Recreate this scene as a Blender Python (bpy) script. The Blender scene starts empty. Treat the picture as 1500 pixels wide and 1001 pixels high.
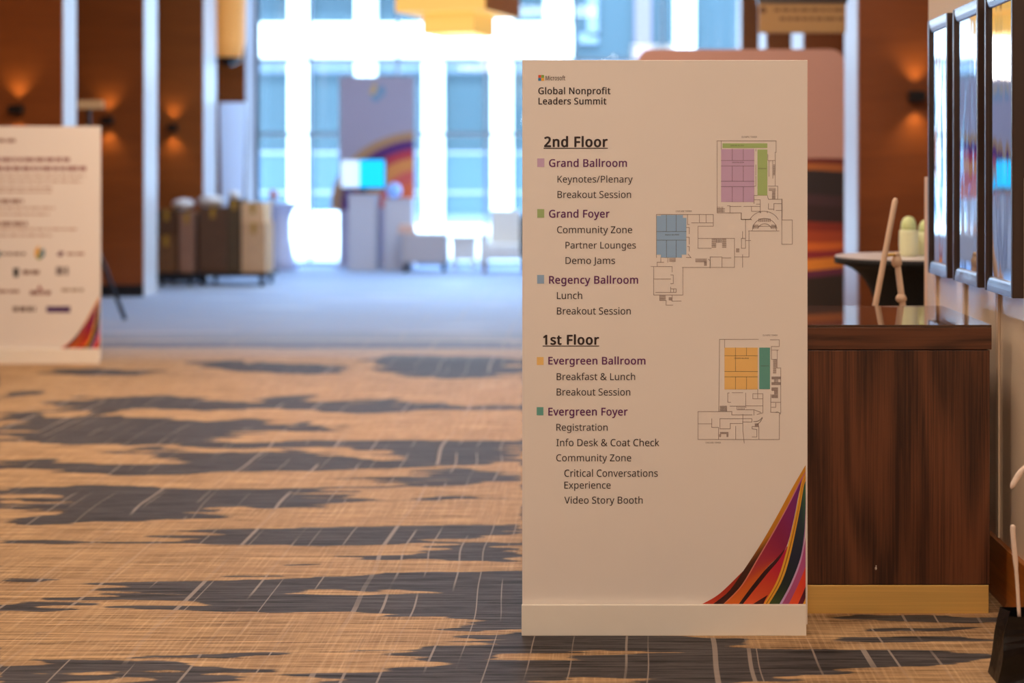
import bpy, bmesh, math, random
import numpy as np
from mathutils import Vector, noise as mnoise
random.seed(7)
S = bpy.context.scene
COL = S.collection

# ------------------------------------------------------------------ camera
F, CX, CY, EYE = 2300.0, 880.0, 253.0, 1.47     # focal length in px of a 1500 px wide frame, vanishing point, eye height
cam_d = bpy.data.cameras.new('camera')
cam = bpy.data.objects.new('camera', cam_d); COL.objects.link(cam)
cam.location = (0, 0, EYE); cam.rotation_euler = (math.radians(90), 0, 0)
cam_d.sensor_width = 36.0; cam_d.lens = F / 1500 * 36
cam_d.shift_x = (750 - CX) / 1500; cam_d.shift_y = (CY - 500.5) / 1500
cam_d.clip_end = 300
cam_d.dof.use_dof = True; cam_d.dof.focus_distance = 5.05; cam_d.dof.aperture_fstop = 1.5
S.camera = cam

# ------------------------------------------------------------------ world, sun, lamps, exposure
S.view_settings.view_transform = 'Standard'; S.view_settings.look = 'None'
S.view_settings.gamma = 1.0; S.view_settings.use_curve_mapping = False
S.view_settings.exposure = 0.0
S.cycles.max_bounces = 8; S.cycles.diffuse_bounces = 4; S.cycles.glossy_bounces = 4
S.cycles.transparent_max_bounces = 12
S.cycles.sample_clamp_indirect = 6.0
W = bpy.data.worlds.new('sky'); S.world = W; W.use_nodes = True
bg = W.node_tree.nodes['Background']; bg.inputs[0].default_value = (0.42, 0.66, 1.0, 1); bg.inputs[1].default_value = 8.0

def add_light(name, kind, loc, energy, color, rot=(0, 0, 0), **kw):
    d = bpy.data.lights.new(name, kind); d.energy = energy; d.color = color
    for k, v in kw.items(): setattr(d, k, v)
    o = bpy.data.objects.new(name, d); COL.objects.link(o); o.location = loc; o.rotation_euler = rot
    return o
add_light('sun', 'SUN', (0, -20, 30), 12.0, (0.68, 0.85, 1.0), (math.radians(34), 0, math.radians(-12)), angle=math.radians(1.0))
WARM = (1.0, 0.81, 0.65)
add_light('unseen_overhead_light', 'AREA', (0.6, -1.0, 4.5), 200, WARM, (math.radians(28), 0, 0), shape='RECTANGLE', size=3.0, size_y=1.2)
add_light('unseen_overhead_light', 'AREA', (-3.2, 3.2, 4.55), 110, WARM, (0, 0, 0), shape='RECTANGLE', size=2.0, size_y=1.2)
add_light('unseen_overhead_light', 'AREA', (-2.2, 8.8, 4.5), 190, (1.0, 0.74, 0.54), (math.radians(30), 0, math.radians(15)), shape='RECTANGLE', size=2.0, size_y=1.2)  # unseen, tilted to brighten the face of the welcome sign
add_light('unseen_overhead_light', 'AREA', (-1.6, 19.5, 4.55), 230, (0.66, 0.83, 1.0), (0, 0, 0), shape='RECTANGLE', size=3.0, size_y=2.0)  # added cool fill for the backlit furniture and far floor, source unseen
add_light('unseen_overhead_light', 'AREA', (0.1, 5.9, 4.5), 72, WARM, (0, math.radians(-28), 0), shape='RECTANGLE', size=0.6, size_y=1.6)  # added wash to lighten the right wall, fitting unseen
add_light('unseen_overhead_light', 'AREA', (1.4, 8.6, 4.55), 45, WARM, (math.radians(20), 0, 0), shape='RECTANGLE', size=1.2, size_y=1.2)  # added unseen fill to lift the display wall and right background
add_light('unseen_overhead_light', 'AREA', (-1.6, 12.0, 4.55), 50, WARM, (0, 0, 0), shape='RECTANGLE', size=2.0, size_y=1.2)

# ------------------------------------------------------------------ small helpers
def px(x, y, Y):
    """point at depth Y seen at photo pixel x, y"""
    return Vector(((x - CX) * Y / F, Y, EYE - (y - CY) * Y / F))
def lin(c):
    c = c / 255.0
    return c / 12.92 if c <= 0.04045 else ((c + 0.055) / 1.055) ** 2.4
def rgb(r, g, b): return (lin(r), lin(g), lin(b), 1.0)

MATS = {}
def mat(name, c, rough=0.6, metal=0.0, spec=0.5, emit=None, estr=0.0, trans=0.0, sheen=0.0, bump=None, vary=None):
    if name in MATS: return MATS[name]
    m = bpy.data.materials.new(name); m.use_nodes = True
    nt = m.node_tree; b = nt.nodes['Principled BSDF']
    b.inputs['Base Color'].default_value = rgb(*c)
    b.inputs['Roughness'].default_value = rough; b.inputs['Metallic'].default_value = metal
    b.inputs['Specular IOR Level'].default_value = spec
    b.inputs['Transmission Weight'].default_value = trans
    b.inputs['Sheen Weight'].default_value = sheen
    if emit:
        b.inputs['Emission Color'].default_value = rgb(*emit); b.inputs['Emission Strength'].default_value = estr
    if vary or bump:
        tc = nt.nodes.new('ShaderNodeTexCoord'); mp = nt.nodes.new('ShaderNodeMapping')
        n = nt.nodes.new('ShaderNodeTexNoise'); n.inputs['Detail'].default_value = 4
        sc = (vary or bump)[0]
        mp.inputs['Scale'].default_value = sc if isinstance(sc, tuple) else (sc, sc, sc)
        n.inputs['Scale'].default_value = 1.0
        nt.links.new(tc.outputs['Object'], mp.inputs[0]); nt.links.new(mp.outputs[0], n.inputs['Vector'])
        if vary:
            mx = nt.nodes.new('ShaderNodeMix'); mx.data_type = 'RGBA'
            a = vary[1]; k = [max(0, min(255, v * (1 - a))) for v in c]; k2 = [max(0, min(255, v * (1 + a))) for v in c]
            mx.inputs[6].default_value = rgb(*k); mx.inputs[7].default_value = rgb(*k2)
            nt.links.new(n.outputs['Fac'], mx.inputs[0]); nt.links.new(mx.outputs[2], b.inputs['Base Color'])
        if bump:
            bp = nt.nodes.new('ShaderNodeBump'); bp.inputs['Strength'].default_value = bump[1]; bp.inputs['Distance'].default_value = bump[2]
            nt.links.new(n.outputs['Fac'], bp.inputs['Height']); nt.links.new(bp.outputs[0], b.inputs['Normal'])
    MATS[name] = m
    return m

ORIG = {}
class MB:
    def __init__(s): s.v = []; s.f = []; s.sm = []; s.mi = []; s.col = None; s.cur = 0
    def _add(s, vs, fs, smooth=False):
        o = len(s.v); s.v += [tuple(v) for v in vs]
        for f in fs: s.f.append([i + o for i in f]); s.sm.append(smooth); s.mi.append(s.cur)
    def box(s, a, b):
        x0, x1 = sorted((a[0], b[0])); y0, y1 = sorted((a[1], b[1])); z0, z1 = sorted((a[2], b[2]))
        s._add([(x0,y0,z0),(x1,y0,z0),(x1,y1,z0),(x0,y1,z0),(x0,y0,z1),(x1,y0,z1),(x1,y1,z1),(x0,y1,z1)],
               [(0,3,2,1),(4,5,6,7),(0,1,5,4),(1,2,6,5),(2,3,7,6),(3,0,4,7)])
        return s
    def quad(s, *p): s._add(p, [tuple(range(len(p)))]); return s
    def prism(s, poly, d):
        """poly: list of 3D points (ccw seen from -d), extruded along vector d"""
        n = len(poly); d = Vector(d); p0 = [Vector(p) for p in poly]
        s._add(p0 + [p + d for p in p0], [tuple(range(n)), tuple(reversed(range(n, 2*n)))] +
               [(i, i + n, (i + 1) % n + n, (i + 1) % n) for i in range(n)])
        return s
    def lathe(s, c, prof, n=32, cap=True, sx=1.0, sy=1.0, lobes=0, amp=0.0):
        c = Vector(c); vs = []; fs = []
        for r, z in prof:
            for k in range(n):
                a = 2 * math.pi * k / n; rr = r * (1 + amp * math.cos(lobes * a))
                vs.append((c.x + rr * math.cos(a) * sx, c.y + rr * math.sin(a) * sy, c.z + z))
        for j in range(len(prof) - 1):
            for k in range(n):
                k2 = (k + 1) % n
                fs.append((j*n + k, j*n + k2, (j+1)*n + k2, (j+1)*n + k))
        s._add(vs, fs, True)
        if cap:
            o = len(s.v) - len(vs)
            s.f.append([o + k for k in reversed(range(n))]); s.sm.append(False); s.mi.append(s.cur)
            s.f.append([o + (len(prof)-1)*n + k for k in range(n)]); s.sm.append(False); s.mi.append(s.cur)
        return s
    def tube(s, pts, r, n=12, cap=True):
        pts = [Vector(p) for p in pts]; rs = r if isinstance(r, (list, tuple)) else [r] * len(pts)
        vs = []; fs = []
        up = Vector((0.13, 0.3, 0.94)).normalized()
        for i, p in enumerate(pts):
            t = (pts[min(i+1, len(pts)-1)] - pts[max(i-1, 0)]).normalized()
            a = t.cross(up)
            if a.length < 1e-3: a = t.cross(Vector((1, 0, 0)))
            a.normalize(); b = t.cross(a)
            for k in range(n):
                q = 2 * math.pi * k / n
                vs.append(p + (a * math.cos(q) + b * math.sin(q)) * rs[i])
        for j in range(len(pts) - 1):
            for k in range(n):
                k2 = (k + 1) % n
                fs.append((j*n + k, (j+1)*n + k, (j+1)*n + k2, j*n + k2))
        s._add(vs, fs, True)
        if cap:
            o = len(s.v) - len(vs)
            s.f.append([o + k for k in range(n)]); s.sm.append(True); s.mi.append(s.cur)
            s.f.append([o + (len(pts)-1)*n + k for k in reversed(range(n))]); s.sm.append(True); s.mi.append(s.cur)
        return s
    def ball(s, c, r, n=20, m=12, sz=1.0, sx=1.0, sy=1.0, wob=0.0, seed=0):
        c = Vector(c); vs = []; fs = []
        for j in range(m + 1):
            th = math.pi * j / m
            for k in range(n):
                a = 2 * math.pi * k / n
                d = Vector((math.sin(th)*math.cos(a)*sx, math.sin(th)*math.sin(a)*sy, -math.cos(th)*sz))
                w = 1 + (wob * mnoise.noise(d * 2.3 + Vector((seed, 0, 0))) if wob else 0)
                vs.append(c + d * r * w)
        for j in range(m):
            for k in range(n):
                k2 = (k + 1) % n; fs.append((j*n + k, j*n + k2, (j+1)*n + k2, (j+1)*n + k))
        s._add(vs, fs, True); return s
    def build(s, name, m, parent=None, bevel=0.0, seg=2, label=None, cat=None, group=None, kind=None):
        me = bpy.data.meshes.new(name)
        off = Vector(ORIG.get(parent.name, (0, 0, 0))) if parent else Vector((0, 0, 0))
        if not parent and s.v:
            A = np.array(s.v); off = Vector((float(A[:,0].mean()), float(A[:,1].mean()), float(A[:,2].min())))
        me.from_pydata([tuple(Vector(v) - off) for v in s.v], [], s.f)
        me.polygons.foreach_set('use_smooth', s.sm)
        ms = m if isinstance(m, (list, tuple)) else [m]
        for q in ms: me.materials.append(q)
        if len(ms) > 1: me.polygons.foreach_set('material_index', s.mi)
        if s.col is not None:
            ca = me.color_attributes.new('ink', 'FLOAT_COLOR', 'POINT')
            ca.data.foreach_set('color', np.array(s.col, dtype=np.float32).ravel())
        me.update()
        o = bpy.data.objects.new(name, me); COL.objects.link(o)
        if parent: o.parent = parent; ORIG[o.name] = tuple(off)
        else: o.location = off; ORIG[o.name] = tuple(off)
        if bevel:
            bv = o.modifiers.new('bevel', 'BEVEL'); bv.width = bevel; bv.segments = seg; bv.limit_method = 'ANGLE'; bv.angle_limit = math.radians(40)
        tag(o, label, cat, group, kind)
        return o
def tag(o, label=None, cat=None, group=None, kind=None):
    if label: o['label'] = label
    if cat: o['category'] = cat
    if group: o['group'] = group
    if kind: o['kind'] = kind
    return o
def thing(name, loc, label, cat, group=None, kind=None):
    o = bpy.data.objects.new(name, None); COL.objects.link(o); o.location = loc; o.empty_display_size = 0.1
    ORIG[o.name] = tuple(loc)
    return tag(o, label, cat, group, kind)

# ------------------------------------------------------------------ materials
def wood_mat(name, dark, light, rough, grain=(1.2, 1.2, 40.0), rings=False, axis='z'):
    m = bpy.data.materials.new(name); m.use_nodes = True; nt = m.node_tree; N = nt.nodes; L = nt.links
    b = N['Principled BSDF']; b.inputs['Roughness'].default_value = rough
    tc = N.new('ShaderNodeTexCoord'); mp = N.new('ShaderNodeMapping'); mp.inputs['Scale'].default_value = grain
    L.new(tc.outputs['Object'], mp.inputs[0])
    n1 = N.new('ShaderNodeTexNoise'); n1.inputs['Scale'].default_value = 1.0; n1.inputs['Detail'].default_value = 6; n1.inputs['Roughness'].default_value = 0.65; n1.inputs['Distortion'].default_value = 0.6
    L.new(mp.outputs[0], n1.inputs['Vector'])
    fac = n1.outputs['Fac']
    if rings:
        mp2 = N.new('ShaderNodeMapping'); mp2.inputs['Scale'].default_value = rings
        L.new(tc.outputs['Object'], mp2.inputs[0])
        n2 = N.new('ShaderNodeTexNoise'); n2.inputs['Scale'].default_value = 1.0; n2.inputs['Detail'].default_value = 2
        L.new(mp2.outputs[0], n2.inputs['Vector'])
        mu = N.new('ShaderNodeMath'); mu.operation = 'MULTIPLY'; mu.inputs[1].default_value = 46.0; L.new(n2.outputs['Fac'], mu.inputs[0])
        si = N.new('ShaderNodeMath'); si.operation = 'SINE'; L.new(mu.outputs[0], si.inputs[0])
        ma = N.new('ShaderNodeMath'); ma.operation = 'MULTIPLY_ADD'; ma.inputs[1].default_value = 0.13; L.new(si.outputs[0], ma.inputs[0]); L.new(n1.outputs['Fac'], ma.inputs[2])
        n3 = N.new('ShaderNodeTexNoise'); n3.inputs['Scale'].default_value = 1.0; n3.inputs['Detail'].default_value = 2
        mp3 = N.new('ShaderNodeMapping'); mp3.inputs['Scale'].default_value = (9, 9, 0.9) if axis == 'z' else (0.9, 9, 9); L.new(tc.outputs['Object'], mp3.inputs[0]); L.new(mp3.outputs[0], n3.inputs['Vector'])
        mb = N.new('ShaderNodeMath'); mb.operation = 'MULTIPLY_ADD'; mb.inputs[1].default_value = 0.36; L.new(n3.outputs['Fac'], mb.inputs[0]); L.new(ma.outputs[0], mb.inputs[2])
        mc = N.new('ShaderNodeMath'); mc.operation = 'SUBTRACT'; mc.inputs[1].default_value = 0.18; L.new(mb.outputs[0], mc.inputs[0])
        fac = mc.outputs[0]
    cr = N.new('ShaderNodeValToRGB'); cr.color_ramp.elements[0].position = 0.3; cr.color_ramp.elements[1].position = 0.72
    cr.color_ramp.elements[0].color = rgb(*dark); cr.color_ramp.elements[1].color = rgb(*light)
    L.new(fac, cr.inputs[0]); L.new(cr.outputs[0], b.inputs['Base Color'])
    bp = N.new('ShaderNodeBump'); bp.inputs['Strength'].default_value = 0.12; bp.inputs['Distance'].default_value = 0.002
    L.new(n1.outputs['Fac'], bp.inputs['Height']); L.new(bp.outputs[0], b.inputs['Normal'])
    return m
M_PIER = wood_mat('pier veneer', (130, 67, 20), (152, 81, 28), 0.45, (0.8, 0.8, 9.0))
M_WALNUT = wood_mat('walnut laminate', (54, 29, 19), (114, 68, 43), 0.38, (160, 160, 2.4), rings=(3.6, 3.6, 0.42))
M_WALNUT_H = wood_mat('walnut laminate edge', (50, 27, 18), (104, 62, 40), 0.35, (2.2, 70, 70), rings=(0.7, 7, 7), axis='x')
M_EASEL = mat('pale ash wood', (214, 180, 150), 0.5, vary=((40, 40, 6), 0.12))
M_BASEB = wood_mat('baseboard oak', (150, 84, 30), (190, 112, 44), 0.3, (20, 2, 40))
M_PAPER = mat('sign board print', (240, 233, 226), 0.55, vary=(3, 0.012))
M_FOAM = mat('foam board edge', (238, 228, 214), 0.6)
M_SLEEVE = mat('sign base sleeve', (246, 240, 228), 0.55, vary=(7, 0.02))
M_BLACK = mat('black satin metal', (22, 21, 22), 0.4)
M_BRONZE = mat('dark bronze frame', (58, 42, 38), 0.3, metal=0.0, spec=0.7)
M_BEVEL = mat('silver frame moulding', (146, 152, 162), 0.25, metal=0.9)
M_BRASS = mat('brushed brass', (240, 196, 112), 0.42, metal=0.3, vary=((2, 2, 160), 0.08))
M_WHITE_JAMB = mat('glossy white jamb', (226, 226, 228), 0.22)
M_PLASTER = mat('plaster', (206, 186, 164), 0.75, vary=(6, 0.02))
M_CEIL = mat('ceiling paint', (215, 205, 190), 0.8)
M_GLASSTOP = mat('counter glass top', (70, 44, 32), 0.03, spec=0.9)
M_STONE = mat('white limestone', (246, 244, 238), 0.8, vary=(1.2, 0.02))
M_TEAL = mat('teal window glass', (60, 78, 84), 0.25, spec=0.3)
M_TEALB = mat('blue lower window glass', (74, 98, 116), 0.25, spec=0.3)
M_SPAN = mat('pale blue spandrel', (112, 126, 140), 0.6)
M_PAVE = mat('pale paving', (226, 222, 214), 0.85, vary=(0.7, 0.04))
M_MULL = mat('window mullion metal', (150, 158, 172), 0.4, metal=0.4)
M_SPANDEX = mat('black stretch cloth', (10, 10, 12), 0.75)
M_LAV = mat('lavender stretch cloth', (214, 216, 240), 0.7)
M_GREEN = mat('pale green glaze', (232, 236, 190), 0.3, vary=((12, 12, 3), 0.10))
M_PED = mat('grey pedestal laminate', (206, 204, 214), 0.6)
M_TAUPE = mat('taupe bench', (186, 176, 178), 0.7)
M_CREAM = mat('cream upholstery', (232, 226, 222), 0.85, vary=(9, 0.03))
M_KRAFT = mat('brown cardboard', (118, 80, 48), 0.8, vary=(8, 0.12))
M_KRAFT_D = mat('dark brown cardboard', (92, 62, 40), 0.8, vary=(8, 0.14))
M_KRAFT_L = mat('tan cardboard', (202, 160, 118), 0.8, vary=(8, 0.06))
M_TAPE = mat('yellow brown tape', (170, 128, 40), 0.4)
M_POLY = mat('white plastic bag', (232, 232, 238), 0.4, bump=(14, 0.6, 0.02))
M_ROPE = mat('white cotton rope', (236, 214, 196), 0.8, bump=((220, 220, 90), 0.5, 0.003))
M_BAG = mat('black paper bag', (12, 11, 13), 0.35, bump=(9, 0.5, 0.02))
M_INK = mat('dark brown ink', (44, 28, 28), 0.55)
M_INKP = mat('plum ink', (100, 32, 100), 0.55)
M_INKG = mat('grey plan ink', (160, 142, 136), 0.55)
M_INKD = mat('dark plan ink', (92, 76, 70), 0.55)

def translucent(name, c, tw=0.5, rough=0.8):
    m = bpy.data.materials.new(name); m.use_nodes = True; nt = m.node_tree
    d = nt.nodes.new('ShaderNodeBsdfDiffuse'); t = nt.nodes.new('ShaderNodeBsdfTranslucent'); x = nt.nodes.new('ShaderNodeMixShader')
    d.inputs[0].default_value = rgb(*c); t.inputs[0].default_value = rgb(*c); x.inputs[0].default_value = tw
    nt.links.new(d.outputs[0], x.inputs[1]); nt.links.new(t.outputs[0], x.inputs[2])
    nt.links.new(x.outputs[0], nt.nodes['Material Output'].inputs[0])
    return m
M_PANEL_WHITE = translucent('white lit fabric', (236, 240, 250), 0.6)
def pane_mat():
    m = bpy.data.materials.new('window glass'); m.use_nodes = True; nt = m.node_tree
    t = nt.nodes.new('ShaderNodeBsdfTransparent'); g = nt.nodes.new('ShaderNodeBsdfGlossy'); x = nt.nodes.new('ShaderNodeMixShader')
    t.inputs[0].default_value = (0.93, 0.97, 1.0, 1); g.inputs['Roughness'].default_value = 0.02; x.inputs[0].default_value = 0.05
    nt.links.new(t.outputs[0], x.inputs[1]); nt.links.new(g.outputs[0], x.inputs[2]); nt.links.new(x.outputs[0], nt.nodes['Material Output'].inputs[0])
    return m
M_PANE = pane_mat()
def mirror_mat():
    m = bpy.data.materials.new('wavy mirror glass'); m.use_nodes = True; nt = m.node_tree; b = nt.nodes['Principled BSDF']
    b.inputs['Base Color'].default_value = (0.62, 0.66, 0.70, 1); b.inputs['Metallic'].default_value = 1.0; b.inputs['Roughness'].default_value = 0.04
    tc = nt.nodes.new('ShaderNodeTexCoord'); mp = nt.nodes.new('ShaderNodeMapping'); mp.inputs['Scale'].default_value = (4, 7, 2.2)
    n = nt.nodes.new('ShaderNodeTexNoise'); n.inputs['Scale'].default_value = 1.0; n.inputs['Detail'].default_value = 1.5
    bp = nt.nodes.new('ShaderNodeBump'); bp.inputs['Strength'].default_value = 0.06; bp.inputs['Distance'].default_value = 0.02
    nt.links.new(tc.outputs['Object'], mp.inputs[0]); nt.links.new(mp.outputs[0], n.inputs['Vector'])
    nt.links.new(n.outputs['Fac'], bp.inputs['Height']); nt.links.new(bp.outputs[0], b.inputs['Normal'])
    return m
M_MIRROR = mirror_mat()
def ink_mat():
    m = bpy.data.materials.new('printed colours'); m.use_nodes = True; nt = m.node_tree
    a = nt.nodes.new('ShaderNodeAttribute'); a.attribute_name = 'ink'
    nt.links.new(a.outputs['Color'], nt.nodes['Principled BSDF'].inputs['Base Color'])
    nt.nodes['Principled BSDF'].inputs['Roughness'].default_value = 0.5
    return m
M_PRINT = ink_mat()
def panel_wall_mat():
    m = bpy.data.materials.new('satin gold wall panel'); m.use_nodes = True; nt = m.node_tree; b = nt.nodes['Principled BSDF']
    b.inputs['Base Color'].default_value = rgb(240, 218, 190); b.inputs['Roughness'].default_value = 0.12; b.inputs['Metallic'].default_value = 0.0
    b.inputs['Specular IOR Level'].default_value = 0.6
    return m
M_WALLPANEL = panel_wall_mat()

# ------------------------------------------------------------------ carpet
DARK_POLYS = [
 [(150,501),(400,498),(765,501),(765,511),(400,510),(150,509)],
 [(88,541),(150,540),(226,544),(226,550),(100,550)],
 [(560,520),(765,524),(765,545),(700,556),(600,552),(540,530)],
 [(380,530),(470,534),(540,542),(470,549),(380,546)],
 [(260,530),(330,528),(400,534),(400,546),(330,543)],
 [(0,573),(40,573),(40,582),(0,583)],
 [(380,583),(455,578),(475,592),(520,590),(560,583),(600,585),(620,597),(680,590),(765,596),(765,603),(690,600),(600,602),(500,606),(380,598)],
 [(85,588),(150,580),(210,583),(290,578),(300,588),(400,590),(400,598),(280,602),(180,598),(160,610),(90,600)],
 [(0,600),(50,600),(60,613),(110,612),(170,608),(230,613),(270,617),(330,616),(400,612),(410,620),(450,627),(465,613),(490,622),(480,632),(380,632),(350,632),(350,645),(250,655),(0,650)],
 [(240,650),(380,648),(500,645),(765,645),(765,678),(700,680),(600,687),(500,690),(400,692),(320,695),(165,697),(90,690),(0,685),(0,672),(60,674),(140,680),(260,681),(266,677),(190,664),(150,660)],
 [(470,702),(600,697),(680,688),(690,685),(765,688),(765,706),(680,707),(570,714),(480,719),(400,719),(520,711),(580,704)],
 [(20,715),(110,711),(250,715),(380,717),(500,716),(480,722),(500,733),(765,726),(765,731),(620,731),(520,737),(460,743),(390,745),(300,742),(297,752),(380,755),(280,758),(190,761),(100,766),(30,770),(0,769),(0,762),(60,757),(65,743),(0,745),(0,735),(55,738),(40,725)],
 [(0,793),(60,791),(120,794),(180,794),(235,793),(240,787),(290,782),(310,776),(400,773),(500,772),(600,770),(700,770),(765,767),(765,783),(700,785),(650,789),(640,793),(765,800),(765,825),(700,822),(600,818),(560,820),(520,823),(490,820),(500,816),(600,811),(660,806),(600,800),(540,796),(400,800),(340,801),(250,797),(100,796),(0,799)],
 [(165,854),(290,852),(360,850),(380,848),(480,844),(620,842),(700,837),(765,834),(900,836),(1000,842),(1000,900),(900,912),(800,918),(765,925),(740,925),(690,922),(680,915),(640,902),(630,899),(540,898),(430,896),(330,898),(300,895),(200,892),(240,887),(295,886),(250,880),(170,881),(150,879),(180,873),(175,868),(155,865),(150,863)],
 [(0,882),(75,881),(120,888),(200,891),(120,895),(80,894),(20,895),(0,890)],
 [(0,847),(40,848),(75,850),(30,856),(0,860)],
 [(15,926),(40,922),(80,926),(40,930)],
 [(190,966),(280,962),(380,958),(480,954),(560,951),(650,946),(690,940),(700,931),(760,927),(1030,926),(1060,935),(1100,942),(1180,949),(1253,952),(1377,955),(1440,962),(1470,970),(1302,981),(1180,999),(900,1012),(495,1012),(495,988),(560,985),(620,980),(700,972),(630,960),(560,955),(480,958),(380,962),(300,966)],
 [(1186,901),(1490,903),(1480,912),(1300,910),(1220,912),(1190,906)],
 [(1220,922),(1400,918),(1400,925),(1220,927)],
 [(1140,936),(1300,933),(1430,938),(1300,942),(1160,940)],
 [(0,967),(80,966),(200,970),(255,974),(300,976),(400,976),(410,981),(350,984),(345,1012),(0,1012)],
 [(290,843),(360,845),(420,843),(420,846),(300,846)],
 [(420,828),(500,827),(500,830),(430,831)],
]
SAND_POLYS = [
 [(0,652),(110,655),(190,660),(180,666),(150,670),(265,675),(265,679),(120,678),(0,668)],
 [(145,649),(218,651),(216,657),(150,656)],
 [(255,654),(400,658),(390,664),(260,662)],
 [(350,634),(480,637),(480,644),(352,644)],
 [(423,655),(500,656),(524,661),(505,665),(425,663)],
 [(490,663),(555,661),(572,668),(572,676),(500,672)],
 [(405,617),(450,602),(462,608),(455,622),(420,626)],
 [(428,868),(480,861),(540,868),(580,864),(633,862),(590,870),(520,873),(450,871)],
 [(232,870),(270,866),(272,871),(240,873)],
 [(765,958),(800,953),(900,953),(910,962),(880,969),(790,966)],
 [(850,996),(950,993),(950,1008),(850,1008)],
 [(130,984),(240,981),(230,987),(140,989)],
 [(152,1000),(170,992),(218,995),(220,1012),(150,1012)],
 [(1046,932),(1100,931),(1180,934),(1180,947),(1120,941)],
]
def in_poly(P, X, Y):
    r = np.zeros(X.shape, bool); n = len(P)
    for i in range(n):
        x0, y0 = P[i]; x1, y1 = P[(i + 1) % n]
        if y0 == y1: continue
        c = ((y0 > Y) != (y1 > Y)) & (X < (x1 - x0) * (Y - y0) / (y1 - y0) + x0)
        r ^= c
    return r
def make_floor():
    ys = np.concatenate([np.arange(-4, 4.3, 0.1), np.arange(4.3, 6.6, 0.011), np.arange(6.6, 9.0, 0.02), np.arange(9.0, 14.5, 0.05), np.arange(14.5, 24.9, 0.15)])
    xs = np.concatenate([np.arange(-9.0, -5.4, 0.15), np.arange(-5.4, 1.5, 0.03), np.arange(1.5, 5.2, 0.15)])
    ys[-1] = 24.74
    XX, YY = np.meshgrid(xs, ys)
    yc = np.maximum(YY, 0.5)
    PX = CX + XX * F / yc; PY = CY + EYE * F / yc
    known = (PX > -2) & (PX < 1490) & (PY < 1010) & (PY > 497) & (YY > 3) & ((PX < 766) | (PY > 832))
    wx = np.zeros(XX.shape); wy = np.zeros(XX.shape)      # frays the ends of the bands into threads that run across the corridor
    for i in range(XX.shape[0]):
        y = YY[i, 0]
        if y < 4.2 or y > 15: continue
        for j in range(XX.shape[1]):
            x = XX[i, j]
            wx[i, j] = 0.30 * mnoise.noise(Vector((x * 0.8, y * 26, 1.7))) + 0.22 * mnoise.noise(Vector((x * 1.2, y * 62, 5.5)))
            wy[i, j] = 0.022 * mnoise.noise(Vector((x * 3.5, y * 4, 8.1))) + 0.012 * mnoise.noise(Vector((x * 9, y * 9, 2.2)))
    PX0, PY0 = PX, PY
    PX = CX + (XX + wx) * F / yc; PY = CY + EYE * F / np.maximum(yc + wy, 0.5)
    d = np.zeros(XX.shape)
    for P in DARK_POLYS: d[in_poly(P, PX, PY)] = 1
    for P in SAND_POLYS: d[in_poly(P, PX, PY)] = 0
    rest = np.zeros(XX.shape)
    for i in range(XX.shape[0]):
        for j in range(XX.shape[1]):
            if not known[i, j]:
                x, y = XX[i, j], YY[i, j]
                k = mnoise.noise(Vector((x * 0.55, y * 3.0, 3.1))) + 0.5 * mnoise.noise(Vector((x * 1.3, y * 8.0, 9.2)))
                rest[i, j] = 1 / (1 + math.exp(-(k + min(0.3, max(0.0, (y - 13) * 0.3))) * 14))
    d = np.where(known, d, rest)
    for _ in range(1):
        e = np.pad(d, ((1, 1), (1, 1)), mode='edge'); d = (e[1:-1,1:-1]*2 + e[1:-1,:-2]*2 + e[1:-1,2:]*2 + e[:-2,1:-1] + e[2:,1:-1]) / 8
    # soften by one cell so the shader can fray the edges
    e = np.pad(d, 1, mode='edge')
    d = (e[1:-1,1:-1]*2 + e[:-2,1:-1] + e[2:,1:-1] + e[1:-1,:-2] + e[1:-1,2:]) / 6
    ny, nx = XX.shape
    verts = np.stack([XX, YY, np.zeros_like(XX)], -1).reshape(-1, 3)
    idx = np.arange(ny * nx).reshape(ny, nx)
    faces = np.stack([idx[:-1,:-1], idx[:-1,1:], idx[1:,1:], idx[1:,:-1]], -1).reshape(-1, 4)
    me = bpy.data.meshes.new('floor')
    me.vertices.add(len(verts)); me.vertices.foreach_set('co', verts.ravel())
    me.loops.add(faces.size); me.loops.foreach_set('vertex_index', faces.ravel())
    me.polygons.add(len(faces)); me.polygons.foreach_set('loop_start', np.arange(0, faces.size, 4)); 
    me.update(calc_edges=True)
    at = me.attributes.new('charcoal', 'FLOAT', 'POINT'); at.data.foreach_set('value', d.ravel().astype(np.float32))
    m = bpy.data.materials.new('patterned carpet'); m.use_nodes = True; nt = m.node_tree; N = nt.nodes; L = nt.links; b = N['Principled BSDF']
    tc = N.new('ShaderNodeTexCoord')
    def nz(scale, detail=3.0, rough=0.6):
        mp = N.new('ShaderNodeMapping'); mp.inputs['Scale'].default_value = scale; L.new(tc.outputs['Object'], mp.inputs[0])
        n = N.new('ShaderNodeTexNoise'); n.inputs['Scale'].default_value = 1.0; n.inputs['Detail'].default_value = detail; n.inputs['Roughness'].default_value = rough
        L.new(mp.outputs[0], n.inputs['Vector']); return n.outputs['Fac']
    def mth(op, a, c=None, e=None):
        n = N.new('ShaderNodeMath'); n.operation = op
        for i, v in enumerate((a, c, e)):
            if v is None: continue
            if isinstance(v, (int, float)): n.inputs[i].default_value = v
            else: L.new(v, n.inputs[i])
        return n.outputs[0]
    def ramp(f, p0, p1):
        n = N.new('ShaderNodeMapRange'); n.inputs[1].default_value = p0; n.inputs[2].default_value = p1; L.new(f, n.inputs[0]); return n.outputs[0]
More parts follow.
